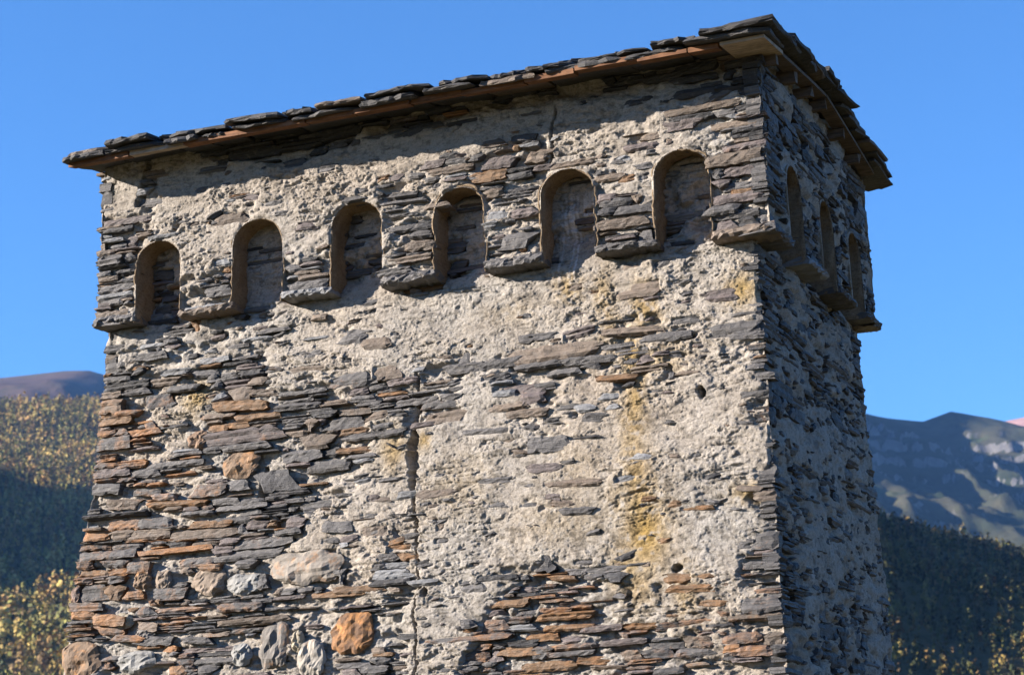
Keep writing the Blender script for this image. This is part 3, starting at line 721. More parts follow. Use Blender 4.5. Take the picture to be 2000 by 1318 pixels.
def stone_mesh(face, ua, ub, va, vb, h, kind_col, rust, g, tilt=0.0, depth=0.11, square=False):
    """irregular slate: laminated front face with broken ends, sides running back into the wall"""
    w, t = ub - ua, vb - va
    nu = int(np.clip(round(w / 0.035), 3, 12)); nv = 3 if t < 0.045 else 4
    A, B = np.meshgrid(np.linspace(-1, 1, nu + 1), np.linspace(-1, 1, nv + 1))
    sl, sr = (g.uniform(-0.12, 0.12), g.uniform(-0.12, 0.12)) if square else (g.uniform(-0.5, 0.5), g.uniform(-0.5, 0.5))
    endl = np.where(A < 0, (-A) ** 6, 0); endr = np.where(A > 0, A ** 6, 0)
    tp = 0.12 if square else 0.42
    taper = 1 - g.uniform(0.03, tp) * endl - g.uniform(0.03, tp) * endr
    up_n = np.array([g.normal(0, 0.10) for _ in range(nu + 1)]); dn_n = np.array([g.normal(0, 0.10) for _ in range(nu + 1)])
    prof = np.where(B > 0, B * (taper + up_n), B * (taper + dn_n))
    U = (ua + ub) / 2 + A * w / 2 + B * t * (sl * endl + sr * endr) + g.normal(0, 0.06 * t, A.shape)
    Vv = (va + vb) / 2 + prof * t / 2
    lay = np.repeat(np.array([g.normal(0, 0.0045) for _ in range(nv + 1)])[:, None], nu + 1, 1)
    H = h + lay + g.normal(0, 0.0022, A.shape) + A * g.normal(0, 0.005) + B * g.normal(0.001, 0.003)
    H = H - 0.010 * np.maximum(np.abs(A) ** 8, np.abs(B) ** 6) * g.uniform(0.5, 1.3)
    if tilt:
        c, s = math.cos(tilt), math.sin(tilt); cu, cv = (ua + ub) / 2, (va + vb) / 2
        dU, dV = U - cu, Vv - cv
        U, Vv = cu + dU * c - dV * s, cv + dU * s + dV * c
    n = (nu + 1) * (nv + 1)
    idx = np.arange(n).reshape(nv + 1, nu + 1)
    per = np.concatenate([idx[0, :-1], idx[:-1, -1], idx[-1, :0:-1], idx[:0:-1, 0]])
    U, Vv, H = U.ravel(), Vv.ravel(), H.ravel()
    Ub = np.concatenate([U, U[per] * 0.985 + 0.015 * (ua + ub) / 2]); Vb = np.concatenate([Vv, Vv[per]]); Hb = np.concatenate([H, H[per] * 0 + h - depth])
    V3 = face.pos(Ub, Vb, Hb)
    F = [tuple(f) for f in grid_faces(nv + 1, nu + 1)]
    m = len(per)
    F += [(per[k], n + k, n + (k + 1) % m, per[(k + 1) % m]) for k in range(m)]
    cc = np.array(kind_col) * g.uniform(0.8, 1.22)
    cols = np.empty((len(V3), 4)); cols[:, :3] = cc; cols[:, 3] = rust
    if face.side in ('front', 'right', 'back', 'left'):
        pass
    return V3, F, cols

def boulder_mesh(face, cu, cv, w, t, h, c, rust, g):
    """rounded field stone, angular facets, bulging from the wall"""
    nu, nv = 12, 10
    A, B = np.meshgrid(np.linspace(-1, 1, nu + 1), np.linspace(-1, 1, nv + 1))
    X = A * np.sqrt(1 - 0.42 * B ** 2); Y = B * np.sqrt(1 - 0.42 * A ** 2)
    rad = 1 + (fbm(X * 1.6 + cu * 7, Y * 1.6 + cv * 7, 57, 3) - 0.5) * 0.55
    U = cu + X * rad * w / 2; Vv = cv + Y * rad * t / 2
    edge = np.maximum(np.abs(A), np.abs(B))
    dome = (1 - edge ** 3.0)
    fac = fbm(X * 2.1 + cu * 3, Y * 2.1 + cv * 3, 58, 4) - 0.5
    H = h - 0.036 + 0.034 * dome + fac * 0.035 * dome + np.round(fac * 6) / 6 * 0.03
    n = (nu + 1) * (nv + 1)
    V3 = face.pos(U, Vv, H).reshape(-1, 3)
    cols = np.empty((n, 4)); cols[:, :3] = c; cols[:, 3] = rust
    return V3, grid_faces(nv + 1, nu + 1), cols

ALL = []          # every exposed stone: (score, parent key, V, F, C)
def build_face(side, crown, v0, v1, step, seed, stones=True, front_detail=False):
    face = Face(side, crown)
    g = np.random.default_rng(seed)
    nv = int(round((v1 - v0) / step)) + 1
    vv = np.linspace(v0, v1, nv)
    a, b = face.span(vv)
    nu = int(round(float(np.max(b - a)) / step)) + 1
    S = np.linspace(0, 1, nu)
    VV = np.repeat(vv[:, None], nu, 1)
    UU = a[:, None] + (b - a)[:, None] * S[None]
    gable = crown and side in ('right', 'left')
    if gable:                                          # the end walls rise under the low gable
        top = roof_under(UU[0]) + 0.02
        VV = v0 + (VV - v0) / (v1 - v0) * (top[None] - v0)
    P = plaster(face, UU, VV)
    cover = sstep(0.38, 0.66, P)
    PL = plaster_level(face, UU, VV)
    so = seed * 3.7
    smooth_zone = (sstep(2.6, 2.75, UU) * sstep(-0.75, -0.95, VV) * sstep(-2.15, -1.9, VV)) if (side == 'front' and not crown) else 0.0 * UU
    rough = (0.30 + 0.70 * sstep(0.42, 0.60, fbm(UU * 2.2 + so, VV * 3.4, 56, 3))) * (1 - 0.3 * smooth_zone) * (0.6 if side == 'right' else 1.0)
    wu = UU + 0.07 * (fbm(UU * 9 + so, VV * 14, 58, 3) - 0.5); wv = VV + 0.05 * (fbm(UU * 9, VV * 14 + so, 59, 3) - 0.5)
    lump = (fbm(wu * 3.2 + so, VV * 6.5, 61, 3) - 0.5) * 0.020 + (ridged(wu * 36 + so, wv * 58, 64, 3, 0.6) - 0.62) * 0.009 * (0.45 + 0.55 * rough)
    t1 = fbm(wu * 4 + so, wv * 9, 67, 6, 0.65); t2 = fbm(wu * 12 + so, wv * 26, 71, 5, 0.68)
    flake = (sstep(0.45, 0.462, t1) * 0.010 + sstep(0.55, 0.56, t1) * 0.008) * (0.4 + 0.6 * rough) + (sstep(0.46, 0.475, t2) * 0.006 + sstep(0.56, 0.57, t2) * 0.005) * rough - 0.010
    slit = sstep(0.90, 0.985, 1 - np.abs(2 * fbm(UU * 2.4 + so, VV * 15 + 0.6 * fbm(UU * 3, VV * 3, 73), 72, 3) - 1)) * sstep(0.42, 0.6, fbm(UU * 3.1, VV * 5 + so, 74, 2))
    fine = (fbm(wu * 50, wv * 75, 75, 3, 0.75) - 0.5) * 0.013 * (0.7 + 0.3 * rough)
    joint = -0.046 + (fbm(UU * 7 + so, VV * 16, 77, 4, 0.6) - 0.5) * 0.085
    Hm = joint * (1 - cover) + PL * cover + (lump + flake) * (0.5 + 0.5 * cover) + fine - 0.022 * slit * rough
    # ---- stones
    mask = np.zeros_like(UU); cap = np.zeros_like(UU)
    occ = np.zeros(UU.shape, bool)
    dv = (v1 - v0) / (nv - 1)
    def cells(ua, ub, va, vb):
        r0, r1 = int(math.ceil((va - v0) / dv)), int(math.floor((vb - v0) / dv)) + 1
        r0, r1 = max(r0, 0), min(r1, nv)
        if r1 <= r0: return None
        rm = (r0 + r1) // 2
        if rm >= nv: return None
        A_, B_ = float(a[rm]), float(b[rm])
        c0 = int(math.ceil((ua - A_) / (B_ - A_) * (nu - 1))); c1 = int(math.floor((ub - A_) / (B_ - A_) * (nu - 1))) + 1
        c0, c1 = max(c0, 0), min(c1, nu)
        if c1 <= c0: return None
        return slice(r0, r1), slice(c0, c1)
    jobs = []
    if side == 'front':
        for (u, v, w, t, k, an) in (CROWN_SLABS if crown else SLABS):
            st = [u - w / 2, u + w / 2, v - t / 2, v + t / 2]
            jobs.append((st, k, -math.radians(an) * (0.0 if crown else 0.6), True))
            cl = cells(*st)
            if cl: occ[cl] = True
        if not crown:
            for (u, v, w, t, k) in BOULDERS:
                cl = cells(u - w * .47, u + w * .47, v - t * .47, v + t * .47)
                if cl: occ[cl] = True
    if stones:
        for st in lay_stones(face, v0 - 0.02 if not crown else 0.055, v1 - 0.02, seed + 1):
            st = trim(face, st)
            if st is None: continue
            if gable and st[3] > float(roof_under(np.array((st[0] + st[1]) / 2))) - 0.01: continue
            cl = cells(*st)
            if cl is None: continue
            if occ[cl].mean() > 0.22: continue
            if not crown and st[2] > 0.03:           # behind the crown: only what a niche shows
                if not any(n[0] - .05 < (st[0] + st[1]) / 2 < n[1] + .25 for n in face.niches) or st[3] > 0.66: continue
            jobs.append((st, None, 0.0, False))
    if stones and side in ('front', 'right'):            # small broken bits lodged in the mortar
        for _ in range(int(48 * (v1 - v0) * float(np.mean(b - a)))):
            u = g.uniform(float(a.max()) + .03, float(b.min()) - .03); v = g.uniform(v0 + .03, min(v1, 1.15) - .03)
            if not crown and v > 0: continue
            w = g.lognormal(math.log(0.075), 0.4); t = min(w * g.uniform(0.2, 0.5), 0.05)
            st = trim(face, [u - w / 2, u + w / 2, v - t / 2, v + t / 2])
            if st is None: continue
            if gable and st[3] > float(roof_under(np.array(u))) - 0.02: continue
            cl = cells(*st)
            if cl is None or occ[cl].any(): continue
            if float(plaster(face, np.array([u]), np.array([v]))[0]) < 0.5 or (g.random() < 0.85 and float(plaster(face, np.array([u]), np.array([v]))[0]) > 0.8): continue
            jobs.append((st, None, g.normal(0, 0.16), 'bit'))
    for st, k, tilt, forced in jobs:
        ua, ub, va, vb = st
        um, vm = (ua + ub) / 2, (va + vb) / 2
        Pc = float(plaster(face, np.array([um]), np.array([vm]))[0]); cv = float(sstep(0.38, 0.66, Pc))
        if not forced and Pc + g.normal(0, 0.15) > 0.53: continue
        pl = float(plaster_level(face, np.array([um]), np.array([vm]))[0])
        h = (1 - cv) * g.normal(0.004, 0.011) + cv * (pl + g.uniform(-0.002, 0.010)) + (0.006 if forced is True else 0)
        if side == 'right' or (not crown and vm > -0.04): h = cv * pl + (1 - cv) * -0.006 + g.uniform(-0.005, 0.006)
        elif not forced and g.random() < 0.06: h += 0.02
        rust = 0.0
        if side == 'front' and not crown:
            rz = max(float(sstep(1.9, 0.6, um) * sstep(-0.35, -0.8, vm)), float(sstep(-1.9, -2.4, vm) * sstep(2.7, 3.1, um)) * 0.8, 0.18)
        else:
            rz = 0.16
        if k is None:
            q = g.random()
            if crown and side == 'front' and vm > 0.98 and um > 0.9 and g.random() < 0.7: q = 0.85
            if side == 'right': q = q * 0.6 if q < 0.6 else 0.82 + 0.05 * q  # more dark slates on this wall, its shade put into the stone colours
            k = 's' if q < .50 else 'b' if q < .68 else 'p' if q < .80 else 'd' if q < .88 else 'l' if q < .94 else 'r'
        rust = g.uniform(0.06, 0.42) * rz + (0.20 * (g.random() < 0.6 * rz))
        if k == 'r': rust = g.uniform(0.26, 0.40)
        ea, eb = (float(q) for q in face.span(vm))
        if not crown: h -= 0.09 * float(sstep(-0.08, 0.16, vm))
        V3, F, C = stone_mesh(face, ua, ub, va, vb, h, STONE_COL[k], rust, g, tilt + g.normal(0, 0.012), square=(ua - ea < 0.05 or eb - ub < 0.05))
        vis = {'front': 1.0, 'right': 0.28}.get(side, 0.0)
        if not crown and vm > 0.0: vis *= 0.2
        if vm < -2.95: vis = 0.0
        ALL.append(((ub - ua) * (vb - va) * vis, (side, crown), V3, F, C))
        cl = cells(ua + 0.004, ub - 0.004, va + 0.002, vb - 0.002)
        if cl:
            mask[cl] = 1.0; cap[cl] = h - 0.012
    if side == 'front' and not crown:
        for (u, v, w, t, k) in BOULDERS:
            cl = cells(u - w * .42, u + w * .42, v - t * .40, v + t * .40)
            if cl: mask[cl] = 1.0; cap[cl] = -0.04
    if mask.any():
        soft = np.clip(blur(mask, 1) * 1.25 - 0.2, 0, 1)
        Hm = Hm - soft * np.maximum(Hm - np.where(mask > 0, cap, Hm), 0)
    Hm = blur(Hm, 1) * 0.2 + Hm * 0.8
    # ---- cracks, holes
    if side == 'front' and not crown:
        sd, win = crack_dist(CRACK, UU, VV)
        wid = 0.009 + 0.030 * np.exp(-((VV + 1.25) / 0.22) ** 2)
        wid = wid * (0.25 + 1.5 * fbm(UU * 6, VV * 16, 98, 4, 0.7))
        Hm = Hm - 0.10 * win * sstep(1.6, 0.3, np.abs(sd) / wid)
        for (u, v, ru, rv, dp) in HOLES:
            rr_ = np.hypot((UU - u) / ru, (VV - v) / rv) + (fbm(UU * 30, VV * 30, 79, 3) - 0.5) * 1.1
            Hm = Hm - dp * sstep(1.0, 0.6, rr_)
    if side == 'front' and crown:
        for line in (CRACK2, CRACK3):
            sd, win = crack_dist(line, UU, VV)
            Hm = Hm - 0.07 * win * sstep(1.6, 0.3, np.abs(sd) / (0.008 if line is CRACK2 else 0.022))
    # ---- corners meet on the arris; the wall behind the niches lies a little deeper
    ed = np.minimum(UU - a[:, None], b[:, None] - UU)
    eps = 0.004 + 0.030 * fbm(VV * 13, VV * 0 + 2.2, 97, 3)
    we = sstep(0.05, 0.0, ed)
    Hm = Hm * (1 - we) - eps * we
    UU = UU + np.where(UU - a[:, None] < b[:, None] - UU, 1.0, -1.0) * eps * we
    if not crown:
        Hm = Hm - 0.09 * sstep(-0.08, 0.16, VV)
    keep = None
    if crown:
        near = np.zeros(UU.shape)
        for n in face.niches:
            near = np.maximum(near, (np.abs(UU - (n[0] + n[1]) / 2) < niche_half(n, VV)) * 1.0)
        near = np.clip(blur(near, max(1, int(0.009 / step))) * 2.0, 0, 1)
        Hm = Hm * (1 - near) + 0.002 * near
        inside = np.zeros(UU.shape, bool)
        for n in face.niches:
            inside |= np.abs(UU - (n[0] + n[1]) / 2) < niche_half(n, VV)
        Hm = np.where(inside, np.minimum(Hm, 0.02), Hm)
        keep = ~(inside[:-1, :-1] & inside[1:, 1:] & inside[:-1, 1:] & inside[1:, :-1])
    else:                                              # behind the crown only what the niches open on
        seen = VV < 0.06
        for n in face.niches:
            seen |= (UU > n[0] - 0.08) & (UU < n[1] + 0.10)
        keep = seen[:-1, :-1] | seen[1:, 1:]
    V3 = face.pos(UU, VV, Hm).reshape(-1, 3)
    # ---- colour: lichen, grime, droppings
    C = np.ones((*UU.shape, 4))
    warm = fbm(UU * 1.1 + so, VV * 1.1, 83, 3)[..., None]
    C[..., :3] = 1 + (warm - 0.5) * np.array([0.10, -0.02, -0.16])
    spk = fbm(UU * 26 + so, VV * 30, 85, 3); big = fbm(UU * 6, VV * 6, 88, 3)
    if side == 'front' and not crown:
        y = blobs(YELLOW, UU, VV) * sstep(0.26, 0.56, spk * 0.72 + big * 0.28 + 0.12 * blobs(YELLOW, UU, VV))
        C[..., :3] = C[..., :3] * (1 - y[..., None]) + np.array([0.90, 0.68, 0.28]) * y[..., None]
        gm = blobs(GRIME, UU, VV) * sstep(0.46, 0.62, spk * 0.7 + big * 0.3)
        C[..., :3] *= 1 - gm[..., None] * np.array([0.55, 0.57, 0.6])
        n5 = sstep(3.62, 3.70, UU) * sstep(3.98, 3.86, UU) * sstep(-0.22, 0.0, VV) * sstep(0.60, 0.40, VV)
        wd = n5 * sstep(0.42, 0.66, vnoise(UU * 60, VV * 2.5, 90) * 0.6 + big * 0.4)
        C[..., :3] = C[..., :3] * (1 - wd[..., None]) + np.array([1.45, 1.55, 1.75]) * wd[..., None]
    dk = sstep(0.60, 0.72, spk) * 0.35
    C[..., :3] *= 1 - dk[..., None]
    name = 'crown_wall' if crown else 'wall'
    o = link(name, make_mesh(name, V3 - TLOC, grid_faces(*UU.shape, keep=keep), C.reshape(-1, 4), smooth=True), M_MORTAR, tower)
    WALLS[(side, crown)] = o
    return face

WALLS = {}
RIDGE_Y = 1.42
def roof_under(y):
    """underside of the low gable roof at depth y"""
    y = np.asarray(y, float)
    return 1.385 - 0.085 * np.abs(y - RIDGE_Y) - 0.012 * np.abs(y - RIDGE_Y) ** 2

build_face('front', False, -3.05, 0.70, 0.006, 101)
build_face('front', True, 0.0, 1.265, 0.0062, 102)
build_face('right', False, -3.05, 0.72, 0.0135, 103)
build_face('right', True, 0.0, 1.235, 0.0135, 104)
build_face('left', False, -3.05, 0.72, 0.03, 105)
build_face('left', True, 0.0, 1.235, 0.03, 106)
build_face('back', False, -3.05, 0.72, 0.04, 107, stones=False)
build_face('back', True, 0.0, 1.265, 0.04, 108, stones=False)

# the foot of the tower, below what the photograph shows
def lower_body():
    zs = np.linspace(-3.05, -10.5, 60)
    Vv = []; per = None
    for z in zs:
        xl, xr, yf, yb = float(x_left(z)), float(x_right(z)), float(y_front(z)), float(y_back(z))
        ring = []
        for (p, q) in (((xl, yf), (xr, yf)), ((xr, yf), (xr, yb)), ((xr, yb), (xl, yb)), ((xl, yb), (xl, yf))):
            for t in np.linspace(0, 1, 48, endpoint=False):
                ring.append((p[0] + (q[0] - p[0]) * t, p[1] + (q[1] - p[1]) * t, z))
        Vv.append(ring)
    Vv = np.array(Vv); c = np.array([2.6, 1.5])
    bump_ = (fbm(np.arange(192)[None] * 0.5 + zs[:, None] * 0, zs[:, None] * 6 + 0 * np.arange(192)[None], 91, 3) - 0.5) * 0.05
    bump_[0] = 0
    dirn = Vv[..., :2] - c; dirn = dirn / np.linalg.norm(dirn, axis=-1, keepdims=True)
    Vv[..., :2] += dirn * bump_[..., None]
    ny, nx = Vv.shape[:2]
    i_ = np.arange(ny * nx).reshape(ny, nx)
    F = np.stack([i_[:-1], i_[1:], np.roll(i_[1:], -1, 1), np.roll(i_[:-1], -1, 1)], -1).reshape(-1, 4)
    C = np.ones((ny * nx, 4)); C[:, :3] = 0.6 + 0.4 * fbm(np.tile(np.arange(nx), ny) * 0.3, np.repeat(zs, nx) * 3, 92)[:, None]
    link('tower_base', make_mesh('tower_base', Vv.reshape(-1, 3) - TLOC, F, C, smooth=True), M_MORTAR, tower)
lower_body()

# ---- boulders set in the lower left of the front wall
BCOL = {'o': ((.27, .19, .13), .34), 'o2': ((.21, .12, .07), .42), 'm': ((.36, .32, .275), .33), 'g': ((.24, .22, .20), .33), 'w': ((.48, .44, .38), .28), 'c': ((.46, .40, .30), .05), 'w2': ((.36, .355, .34), -.02), 't': ((.34, .27, .21), .18), 't2': ((.33, .22, .15), .25)}
ff = Face('front', False)
gb = np.random.default_rng(77)
for (u, v, w, t, k) in BOULDERS:
    V3, F, C = boulder_mesh(ff, u, v, w * 1.04, t * 1.04, 0.02, tuple(0.50 * q for q in BCOL[k][0]), BCOL[k][1], gb)
    ctr = V3.mean(0)
    link('boulder', make_mesh('boulder', V3 - ctr, F, C), M_BOULDER, WALLS[('front', False)], loc=ctr - TLOC)

# ---- the 290 stones that show largest are objects, the rest one part per wall
ALL.sort(key=lambda s: -s[0])
rest = {}
for n, (sc, key, V3, F, C) in enumerate(ALL):
    if n < 290 and sc > 0:
        ctr = V3.mean(0)
        link('stone', make_mesh('stone', V3 - ctr, F, C), M_STONE, WALLS[key], loc=ctr - TLOC)
    else:
        rest.setdefault(key, []).append((V3, F, C))
for key, L in rest.items():
    Vs, Fs, Cs, bs = [], [], [], 0
    for V3, F, C in L:
        Vs.append(V3); Cs.append(C); Fs.append(np.array(F) + bs); bs += len(V3)
    link('small_stones', make_mesh('small_stones', np.concatenate(Vs) - TLOC, np.concatenate(Fs), np.concatenate(Cs)), M_STONE, WALLS[key], kind='stuff')
print('stones', len(ALL))

# ---- niches: plastered reveals running back to the wall
def niche(face, n, seed):
    g = np.random.default_rng(seed)
    ul, ur, top = n
    c, w = (ul + ur) / 2, (ur - ul) / 2
    rise = w * 0.95; sp = top - rise
    path = [(ul, v) for v in np.linspace(-0.01, sp, 18, endpoint=False)]
    for t in np.linspace(math.pi, 0, 26):
        cs, sn = math.cos(t), math.sin(t)
        path.append((c + w * math.copysign(abs(cs) ** 0.87, cs), sp + rise * sn ** 0.87))
    path += [(ur, v) for v in np.linspace(sp, -0.01, 19)[1:]]
    path = np.array(path)
    hs = np.array([-0.006, -0.001, 0.0, -0.008, -0.025, -0.05, -0.09, -0.14, -0.21, -0.29, -0.40])
    gr = np.array([0.010, 0.004, -0.001, -0.006, -0.008, -0.008, -0.006, -0.004, -0.002, 0.0, 0.0])
    dirs = path - np.array([c, sp * 0.6]); nr = np.zeros_like(path)
    nr[:, 0] = np.sign(path[:, 0] - c); above = path[:, 1] > sp
    nr[above] = (path[above] - np.array([c, sp])) / np.linalg.norm(path[above] - np.array([c, sp]), axis=1)[:, None]
    PU = path[None, :, 0] + nr[None, :, 0] * gr[:, None]; PV = path[None, :, 1] + nr[None, :, 1] * gr[:, None]
    k = np.arange(len(path)) * 0.35
    d = (fbm(k[None] + seed * 9, hs[:, None] * 22 + seed, 93, 4, 0.65) - 0.5) * 0.048
    PU = PU + nr[None, :, 0] * d; PV = PV + nr[None, :, 1] * d
    HH = hs[:, None] + (fbm(k[None] * 1.7 + seed, hs[:, None] * 0, 95, 3) - 0.5) * 0.008 * (np.arange(len(hs))[:, None] < 4)
    V3 = face.pos(PU, PV, HH).reshape(-1, 3)
    C = np.ones((len(V3), 4)); C[:, :3] = np.array([0.66, 0.55, 0.42])  # brown mud mortar, tinted darker to paint in the niche shade
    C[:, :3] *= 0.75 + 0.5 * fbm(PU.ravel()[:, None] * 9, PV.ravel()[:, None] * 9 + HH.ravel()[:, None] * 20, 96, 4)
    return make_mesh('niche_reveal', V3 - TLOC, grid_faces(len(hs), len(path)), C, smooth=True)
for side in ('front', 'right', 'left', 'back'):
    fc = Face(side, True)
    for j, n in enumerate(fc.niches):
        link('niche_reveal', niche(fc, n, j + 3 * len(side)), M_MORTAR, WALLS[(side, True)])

# ---- corbel slabs under the brackets
def corbel(face, ua, ub, g, corner_l=False, corner_r=False):
    nu, nh, nt = 14, 5, 4
    t0 = -0.012 + g.uniform(-0.012, 0.008); t1 = t0 + g.uniform(0.050, 0.075)
    W_ = ub - ua
    A = np.linspace(0, 1, nu + 1)
    V = []; F = []
    fr = 0.028 + g.uniform(-0.008, 0.012)
    ring = []
    # section path: bottom back -> bottom front -> up the broken edge -> top back
    sec = [(-0.235, 0.0), (-0.12, 0.0), (-0.01, 0.03), (fr - 0.012, 0.10), (fr, 0.35), (fr - 0.003, 0.6), (fr - 0.012, 0.85), (fr - 0.03, 1.0), (-0.05, 1.02)]
    for i_, a_ in enumerate(A):
        for j_, (h_, q_) in enumerate(sec):
            e = max(0, abs(a_ - 0.5) * 2 - 0.8) / 0.2
            jag = g.normal(0, 0.007) if 2 <= j_ <= 7 else g.normal(0, 0.002)
            V.append((ua + a_ * W_ + g.normal(0, 0.004), t0 + (t1 - t0) * q_ + g.normal(0, 0.004) + 0.006 * math.sin(a_ * 3 + ua * 5), h_ + jag - 0.012 * e * (2 <= j_ <= 7)))
    ns = len(sec)
    for i_ in range(nu):
        for j_ in range(ns - 1):
            F.append((i_ * ns + j_, i_ * ns + j_ + 1, (i_ + 1) * ns + j_ + 1, (i_ + 1) * ns + j_))
    F.append(tuple(range(ns - 1, -1, -1))); F.append(tuple(range(nu * ns, nu * ns + ns)))
    V = np.array(V)
    V3 = face.pos(V[:, 0], V[:, 1], V[:, 2])
    q = g.random()
    c = np.array(STONE_COL['s' if q < .6 else 'l' if q < .75 else 'b']) * g.uniform(0.8, 1.3)
    C = np.empty((len(V3), 4)); C[:, :3] = c; C[:, 3] = 0.05
    return V3, F, C
gc = np.random.default_rng(55)
for side in ('front', 'right', 'left', 'back'):
    fc = Face(side, True)
    wid = CW if side in ('front', 'back') else CD
    es = [-0.012] + [q for n in fc.niches for q in (n[0] + 0.008, n[1] - 0.008)] + [wid + 0.012]
    for k in range(0, len(es), 2):
        V3, F, C = corbel(fc, es[k], es[k + 1], gc)
        ctr = V3.mean(0)
        link('corbel_slab', make_mesh('corbel_slab', V3 - ctr, F, C), M_STONE, WALLS[(side, True)], loc=ctr - TLOC)

# ---- roof
roof = link('roof', None, None, tower, loc=np.array([2.6, RIDGE_Y, 1.4]) - TLOC)
RLOC = np.array([2.6, RIDGE_Y, 1.4])

def box_mesh(name, x0, x1, y0, y1, z0, z1, g, jit=0.004, ctr=None):
    V = np.array([(x, y, z) for x in (x0, x1) for y in (y0, y1) for z in (z0, z1)], float) + g.normal(0, jit, (8, 3))
    F = [(0, 1, 3, 2), (4, 6, 7, 5), (0, 4, 5, 1), (2, 3, 7, 6), (0, 2, 6, 4), (1, 5, 7, 3)]
    return V, F

def put(name, V, F, mat, C=None):
    V = np.asarray(V, float); ctr = V.mean(0)
    return link(name, make_mesh(name, V - ctr, F, C), mat, roof, loc=ctr - RLOC)

gr_ = np.random.default_rng(66)
X0, X1 = -0.07, 5.36
YF, YB = -0.40, 3.22
# eave boards, front and back
for (ya, yb) in ((YF + 0.07, YF + 0.16), (YB - 0.16, YB - 0.07)):
    x = X0 + 0.03
    while x < 4.99:
        ln = min(gr_.uniform(0.24, 0.55), 5.01 - x)
        z0 = roof_under(np.array([ya, yb])) - 0.050
        V, F = box_mesh('b', x, x + ln - 0.008, ya + gr_.uniform(-0.012, 0.012), yb, 0.012, 0.046, gr_, 0.003)
        V[:, 2] += np.where(V[:, 1] < (ya + yb) / 2, z0[0], z0[1]) + gr_.normal(0, 0.004)
        put('eave_board', V, F, M_EAVE if gr_.random() < 0.8 else M_PALE)
        x += ln
# verge boards and purlin ends on the gable sides
for xs, sgn in ((5.19, 1), (0.0, -1)):
    for (ya, yb) in ((0.12, RIDGE_Y - 0.01), (RIDGE_Y + 0.01, YB - 0.32)):
        nseg = 8
        yy = np.linspace(ya, yb, nseg + 1); V = []
        for y in yy:
            z = float(roof_under(y))
            for (dx, dz) in ((0.0, -0.026), (0.105 * sgn, -0.026), (0.105 * sgn, -0.002), (0.0, -0.002)):
                V.append((xs + dx, y, z + dz + gr_.normal(0, 0.0015)))
        F = []
        for k in range(nseg):
            for j in range(4):
                f = (k * 4 + j, k * 4 + (j + 1) % 4, k * 4 + 4 + (j + 1) % 4, k * 4 + 4 + j)
                F.append(f if sgn < 0 else f[::-1])
        F += [(0, 1, 2, 3), (nseg * 4 + 3, nseg * 4 + 2, nseg * 4 + 1, nseg * 4)]
        put('verge_board', V, F, M_DARKW)
    for y in () if sgn < 0 else (0.10, 0.62, 1.07, 1.46, 1.99, 2.47):
        z = float(roof_under(y)) - 0.028
        V, F = box_mesh('p', min(xs - 0.3 * sgn, xs + 0.085 * sgn), max(xs - 0.3 * sgn, xs + 0.085 * sgn), y - 0.026, y + 0.026, z - 0.075, z, gr_, 0.005)
        put('purlin', V, F, M_DARKW)
V, F = box_mesh('c', 5.02, 5.315, YF + 0.05, 0.13, 0, 0.024, gr_, 0.002)
V[:, 2] += roof_under(V[:, 1]) - 0.034
put('corner_board', V, F, M_PALE)
# slates
def slate(x0, x1, s0, s1, lift0, lift1, front, thick, g):
    """x range, distance s from the ridge line down the slope (s0 upper, s1 lower edge), lift above the deck at each end"""
    def edge(p, q, n):
        t = np.linspace(0, 1, n, endpoint=False)[:, None]
        return np.array(p) * (1 - t) + np.array(q) * t
    ch = g.uniform(0.01, 0.07, 4)
    pts = np.concatenate([edge((x0 + ch[0], s1), (x1 - ch[1], s1), 7), edge((x1, s1 - ch[1]), (x1 - 0.01, s0), 4), edge((x1 - 0.02, s0), (x0 + 0.02, s0), 3), edge((x0 + 0.01, s0), (x0, s1 - ch[0]), 4)])
    pts = pts + g.normal(0, 0.009, pts.shape)
    m = len(pts)
    rings = []
    for (q, shr) in ((0.0, 0.012), (0.33, 0.0), (0.62, 0.006), (1.0, 0.018)):
        pp = pts + (np.array([(x0 + x1) / 2, (s0 + s1) / 2]) - pts) * shr * 2 + g.normal(0, 0.005, pts.shape)
        t = (pp[:, 1] - s0) / (s1 - s0)
        lift = lift0 + (lift1 - lift0) * t + q * thick + g.normal(0, 0.0025, m) + 0.006 * np.sin(pp[:, 0] * 7 + x0 * 13)
        y = RIDGE_Y - pp[:, 1] if front else RIDGE_Y + pp[:, 1]
        rings.append(np.stack([pp[:, 0], y, roof_under(y) + lift], -1))
    V = np.concatenate(rings); F = []
    for k in range(3):
        for j in range(m):
            F.append((k * m + j, k * m + (j + 1) % m, (k + 1) * m + (j + 1) % m, (k + 1) * m + j))
    F.append(tuple(range(m - 1, -1, -1))); F.append(tuple(range(3 * m, 4 * m)))
    if not front:
        F = [f[::-1] for f in F]
    c = np.array((.036, .035, .036)) * g.uniform(0.6, 1.4) if g.random() < 0.85 else np.array((.085, .066, .052))
    C = np.ones((len(V), 4)); C[:, :3] = c
    put('slate', V, F, M_ROOF, C)
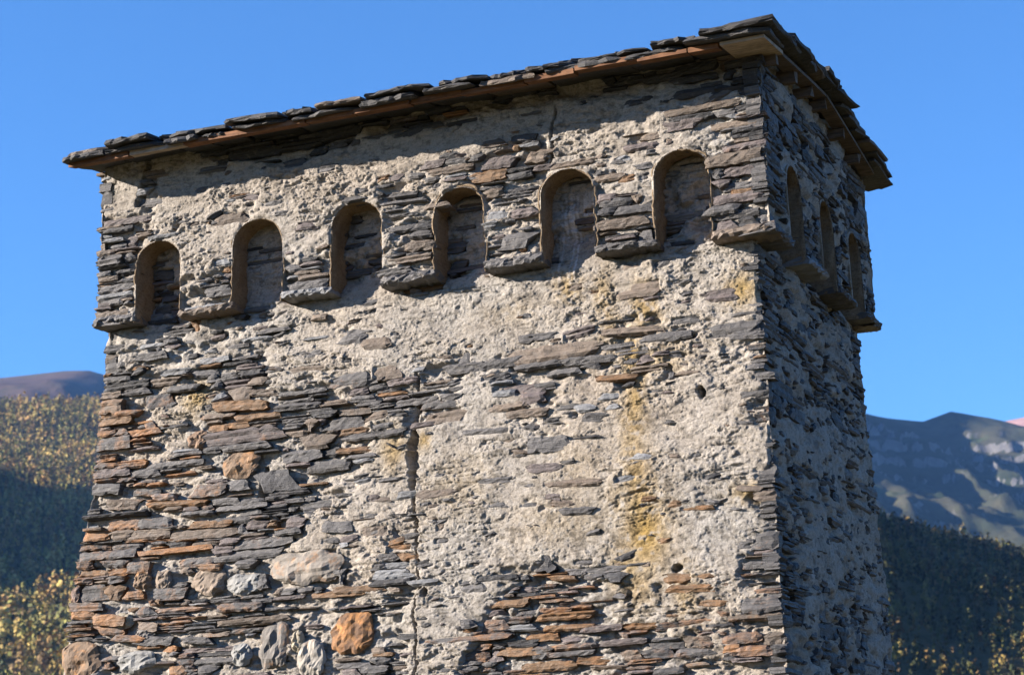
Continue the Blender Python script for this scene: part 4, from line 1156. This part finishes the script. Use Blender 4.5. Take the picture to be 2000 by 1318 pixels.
for front in (True, False):
    L = (RIDGE_Y - YF) if front else (YB - RIDGE_Y)
    courses = [(L + 0.0, 0.52, 0.0, -0.012, 0.030), (L + 0.01, 0.60, 0.024, 0.028, 0.032)]
    s = L - 0.26
    while s > 0.05:
        courses.append((s, 0.56, 0.024, 0.075, 0.034)); s -= 0.24
    for ci, (s1, ln, l0, l1, th_) in enumerate(courses):
        x = X0 - gr_.uniform(0.0, 0.06)
        while x < X1 - 0.12:
            w = gr_.uniform(0.24, 0.62)
            if X1 - (x + w) < 0.22: w = X1 - x + gr_.uniform(0.0, 0.07)
            e = gr_.uniform(-0.09, 0.06) if ci else gr_.uniform(-0.05, 0.04)
            slate(x, x + w - 0.008, max(s1 - ln, -0.02), s1 + e, l0, l1 + gr_.uniform(-0.004, 0.014), front, th_ * gr_.uniform(0.75, 1.3), gr_)
            x += w
# ridge stones
x = X0
while x < X1 - 0.1:
    w = min(gr_.uniform(0.35, 0.6), X1 + 0.03 - x)
    n = 6
    V = []
    for q in (0.0, 1.0):
        for i_ in range(n + 1):
            for yy in (-0.20, -0.1, 0.0, 0.1, 0.20):
                V.append((x + (w - 0.01) * i_ / n + gr_.normal(0, 0.006), RIDGE_Y + yy + gr_.normal(0, 0.008), 1.385 + 0.09 + 0.03 * q - 0.10 * abs(yy) + gr_.normal(0, 0.004)))
    m = (n + 1) * 5
    F = []
    for i_ in range(n):
        for j in range(4):
            a_ = i_ * 5 + j
            F.append((m + a_, m + a_ + 5, m + a_ + 6, m + a_ + 1)); F.append((a_, a_ + 1, a_ + 6, a_ + 5))
    for i_ in range(n):
        F.append((i_ * 5, i_ * 5 + 5, m + i_ * 5 + 5, m + i_ * 5)); F.append((i_ * 5 + 4, m + i_ * 5 + 4, m + i_ * 5 + 9, i_ * 5 + 9))
    for j in range(4):
        F.append((j, m + j, m + j + 1, j + 1)); F.append((n * 5 + j, n * 5 + j + 1, m + n * 5 + j + 1, m + n * 5 + j))
    C = np.ones((2 * m, 4)); C[:, :3] = np.array((.05, .05, .052)) * gr_.uniform(0.7, 1.3)
    put('ridge_slate', V, F, M_ROOF, C)
    x += w
